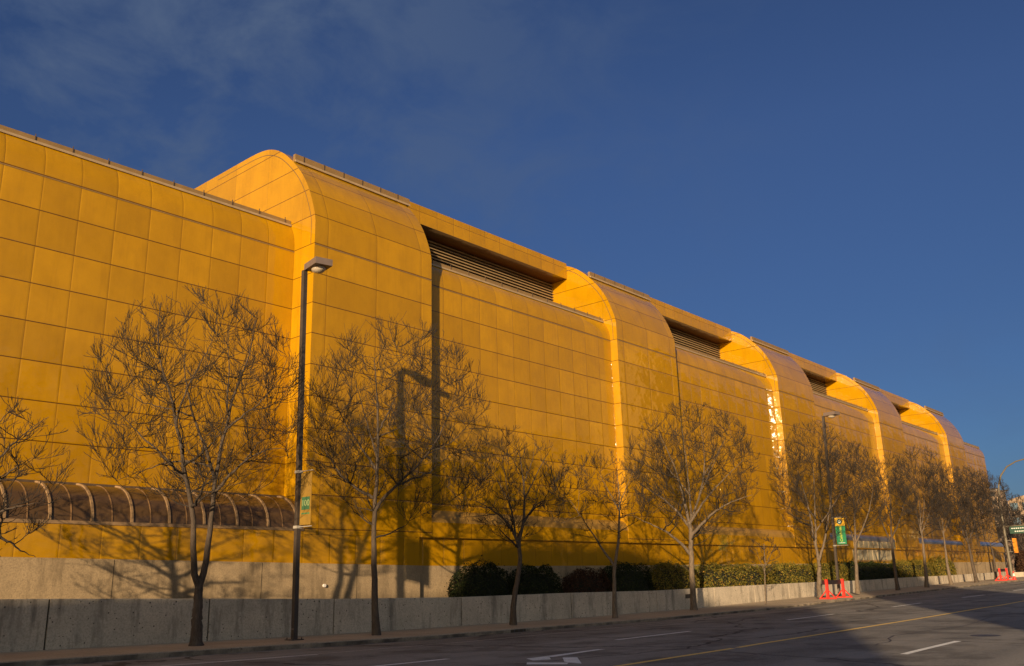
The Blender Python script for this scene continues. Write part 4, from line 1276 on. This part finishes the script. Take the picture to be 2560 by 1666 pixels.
cloud = mth('MULTIPLY', ramp(cl, [(.42, 0.0), (.64, 1.0)]), mth('ADD', mth('MULTIPLY', near, 1.0), mth('MULTIPLY', ramp(big, [(.42, 0.0), (.7, 1.0)]), .34)))
# the sun's side of the sky (behind the viewer) is hazy and warm, the far side deep blue
sd = N.new('ShaderNodeVectorMath'); sd.operation = 'DOT_PRODUCT'; Lk.new(tc.outputs['Generated'], sd.inputs[0])
sd.inputs[1].default_value = Vector((-sun_dir.x, -sun_dir.y, .25)).normalized()
side = ramp(mth('ADD', mth('MULTIPLY', sd.outputs['Value'], .5), .5), [(.42, 0.0), (.85, 1.0)])
sz = N.new('ShaderNodeSeparateXYZ'); Lk.new(tc.outputs['Generated'], sz.inputs[0])
gr = N.new('ShaderNodeValToRGB'); ge = gr.color_ramp.elements; ge.new(.5)
for k, (p, c3) in enumerate([(.10, (.58, .70, .74)), (.26, (.74, .80, .82)), (.46, (1, 1, 1))]): ge[k].position = p; ge[k].color = (*c3, 1)
Lk.new(sz.outputs['Z'], gr.inputs[0])
tint = mixc(side, mixc(1.0, gr.outputs[0], (.33,.345,.47), 'MULTIPLY'), (1.5,1.06,.72))
tinted = mixc(1.0, sky.outputs[0], tint, 'MULTIPLY')
col = mixc(mth('MULTIPLY', cloud, .8), tinted, (.50,.76,1.36))
# low bank of bright cloud over the roofs on the viewer's side of the street
bank = mth('MULTIPLY', ramp(sz.outputs['Z'], [(.10, 0.0), (.13, 1.0), (.17, 1.0), (.22, 0.0)]), ramp(mth('MULTIPLY', sz.outputs['Y'], -1.0), [(.06, 0.0), (.2, 1.0)]))
bn = ramp(nz(11.0, 5, mp.outputs[0], .55, .5), [(.55, 0.0), (.60, 1.0)])
col = mixc(mth('MULTIPLY', bank, bn), col, (3.6,3.4,3.0))
Lk.new(col, bg.inputs['Color'])
bg.inputs['Strength'].default_value = .12

sl = bpy.data.lights.new('sun', 'SUN'); sl.energy = 5.0; sl.angle = R(.6); sl.color = (1.0,.74,.44)
so = bpy.data.objects.new('sun', sl); C.objects.link(so)
so.rotation_euler = sun_dir.to_track_quat('-Z', 'Y').to_euler()
so.location = (-40, -30, 60)

cd = bpy.data.cameras.new('camera'); cam = bpy.data.objects.new('camera', cd); C.objects.link(cam)
yaw, pitch, roll = .85943, .2736, -.02667
f = Vector((math.sin(yaw)*math.cos(pitch), math.cos(yaw)*math.cos(pitch), math.sin(pitch)))
r = Vector((math.cos(yaw), -math.sin(yaw), 0)); u = r.cross(f)
rr = r*math.cos(roll) + u*math.sin(roll); uu = -r*math.sin(roll) + u*math.cos(roll)
cam.matrix_world = Matrix(((rr.x, uu.x, -f.x, 0), (rr.y, uu.y, -f.y, 0), (rr.z, uu.z, -f.z, 1.7), (0, 0, 0, 1)))
cd.sensor_width = 36.0; cd.lens = 36.0*2215.65/2560
cd.clip_start = .1; cd.clip_end = 6000
sc = bpy.context.scene
sc.camera = cam
sc.view_settings.view_transform = 'Standard'; sc.view_settings.look = 'None'
sc.view_settings.gamma = 1.0; sc.view_settings.exposure = 0.4
sc.cycles.max_bounces = 6; sc.cycles.glossy_bounces = 4; sc.cycles.diffuse_bounces = 3
sc.cycles.caustics_reflective = True
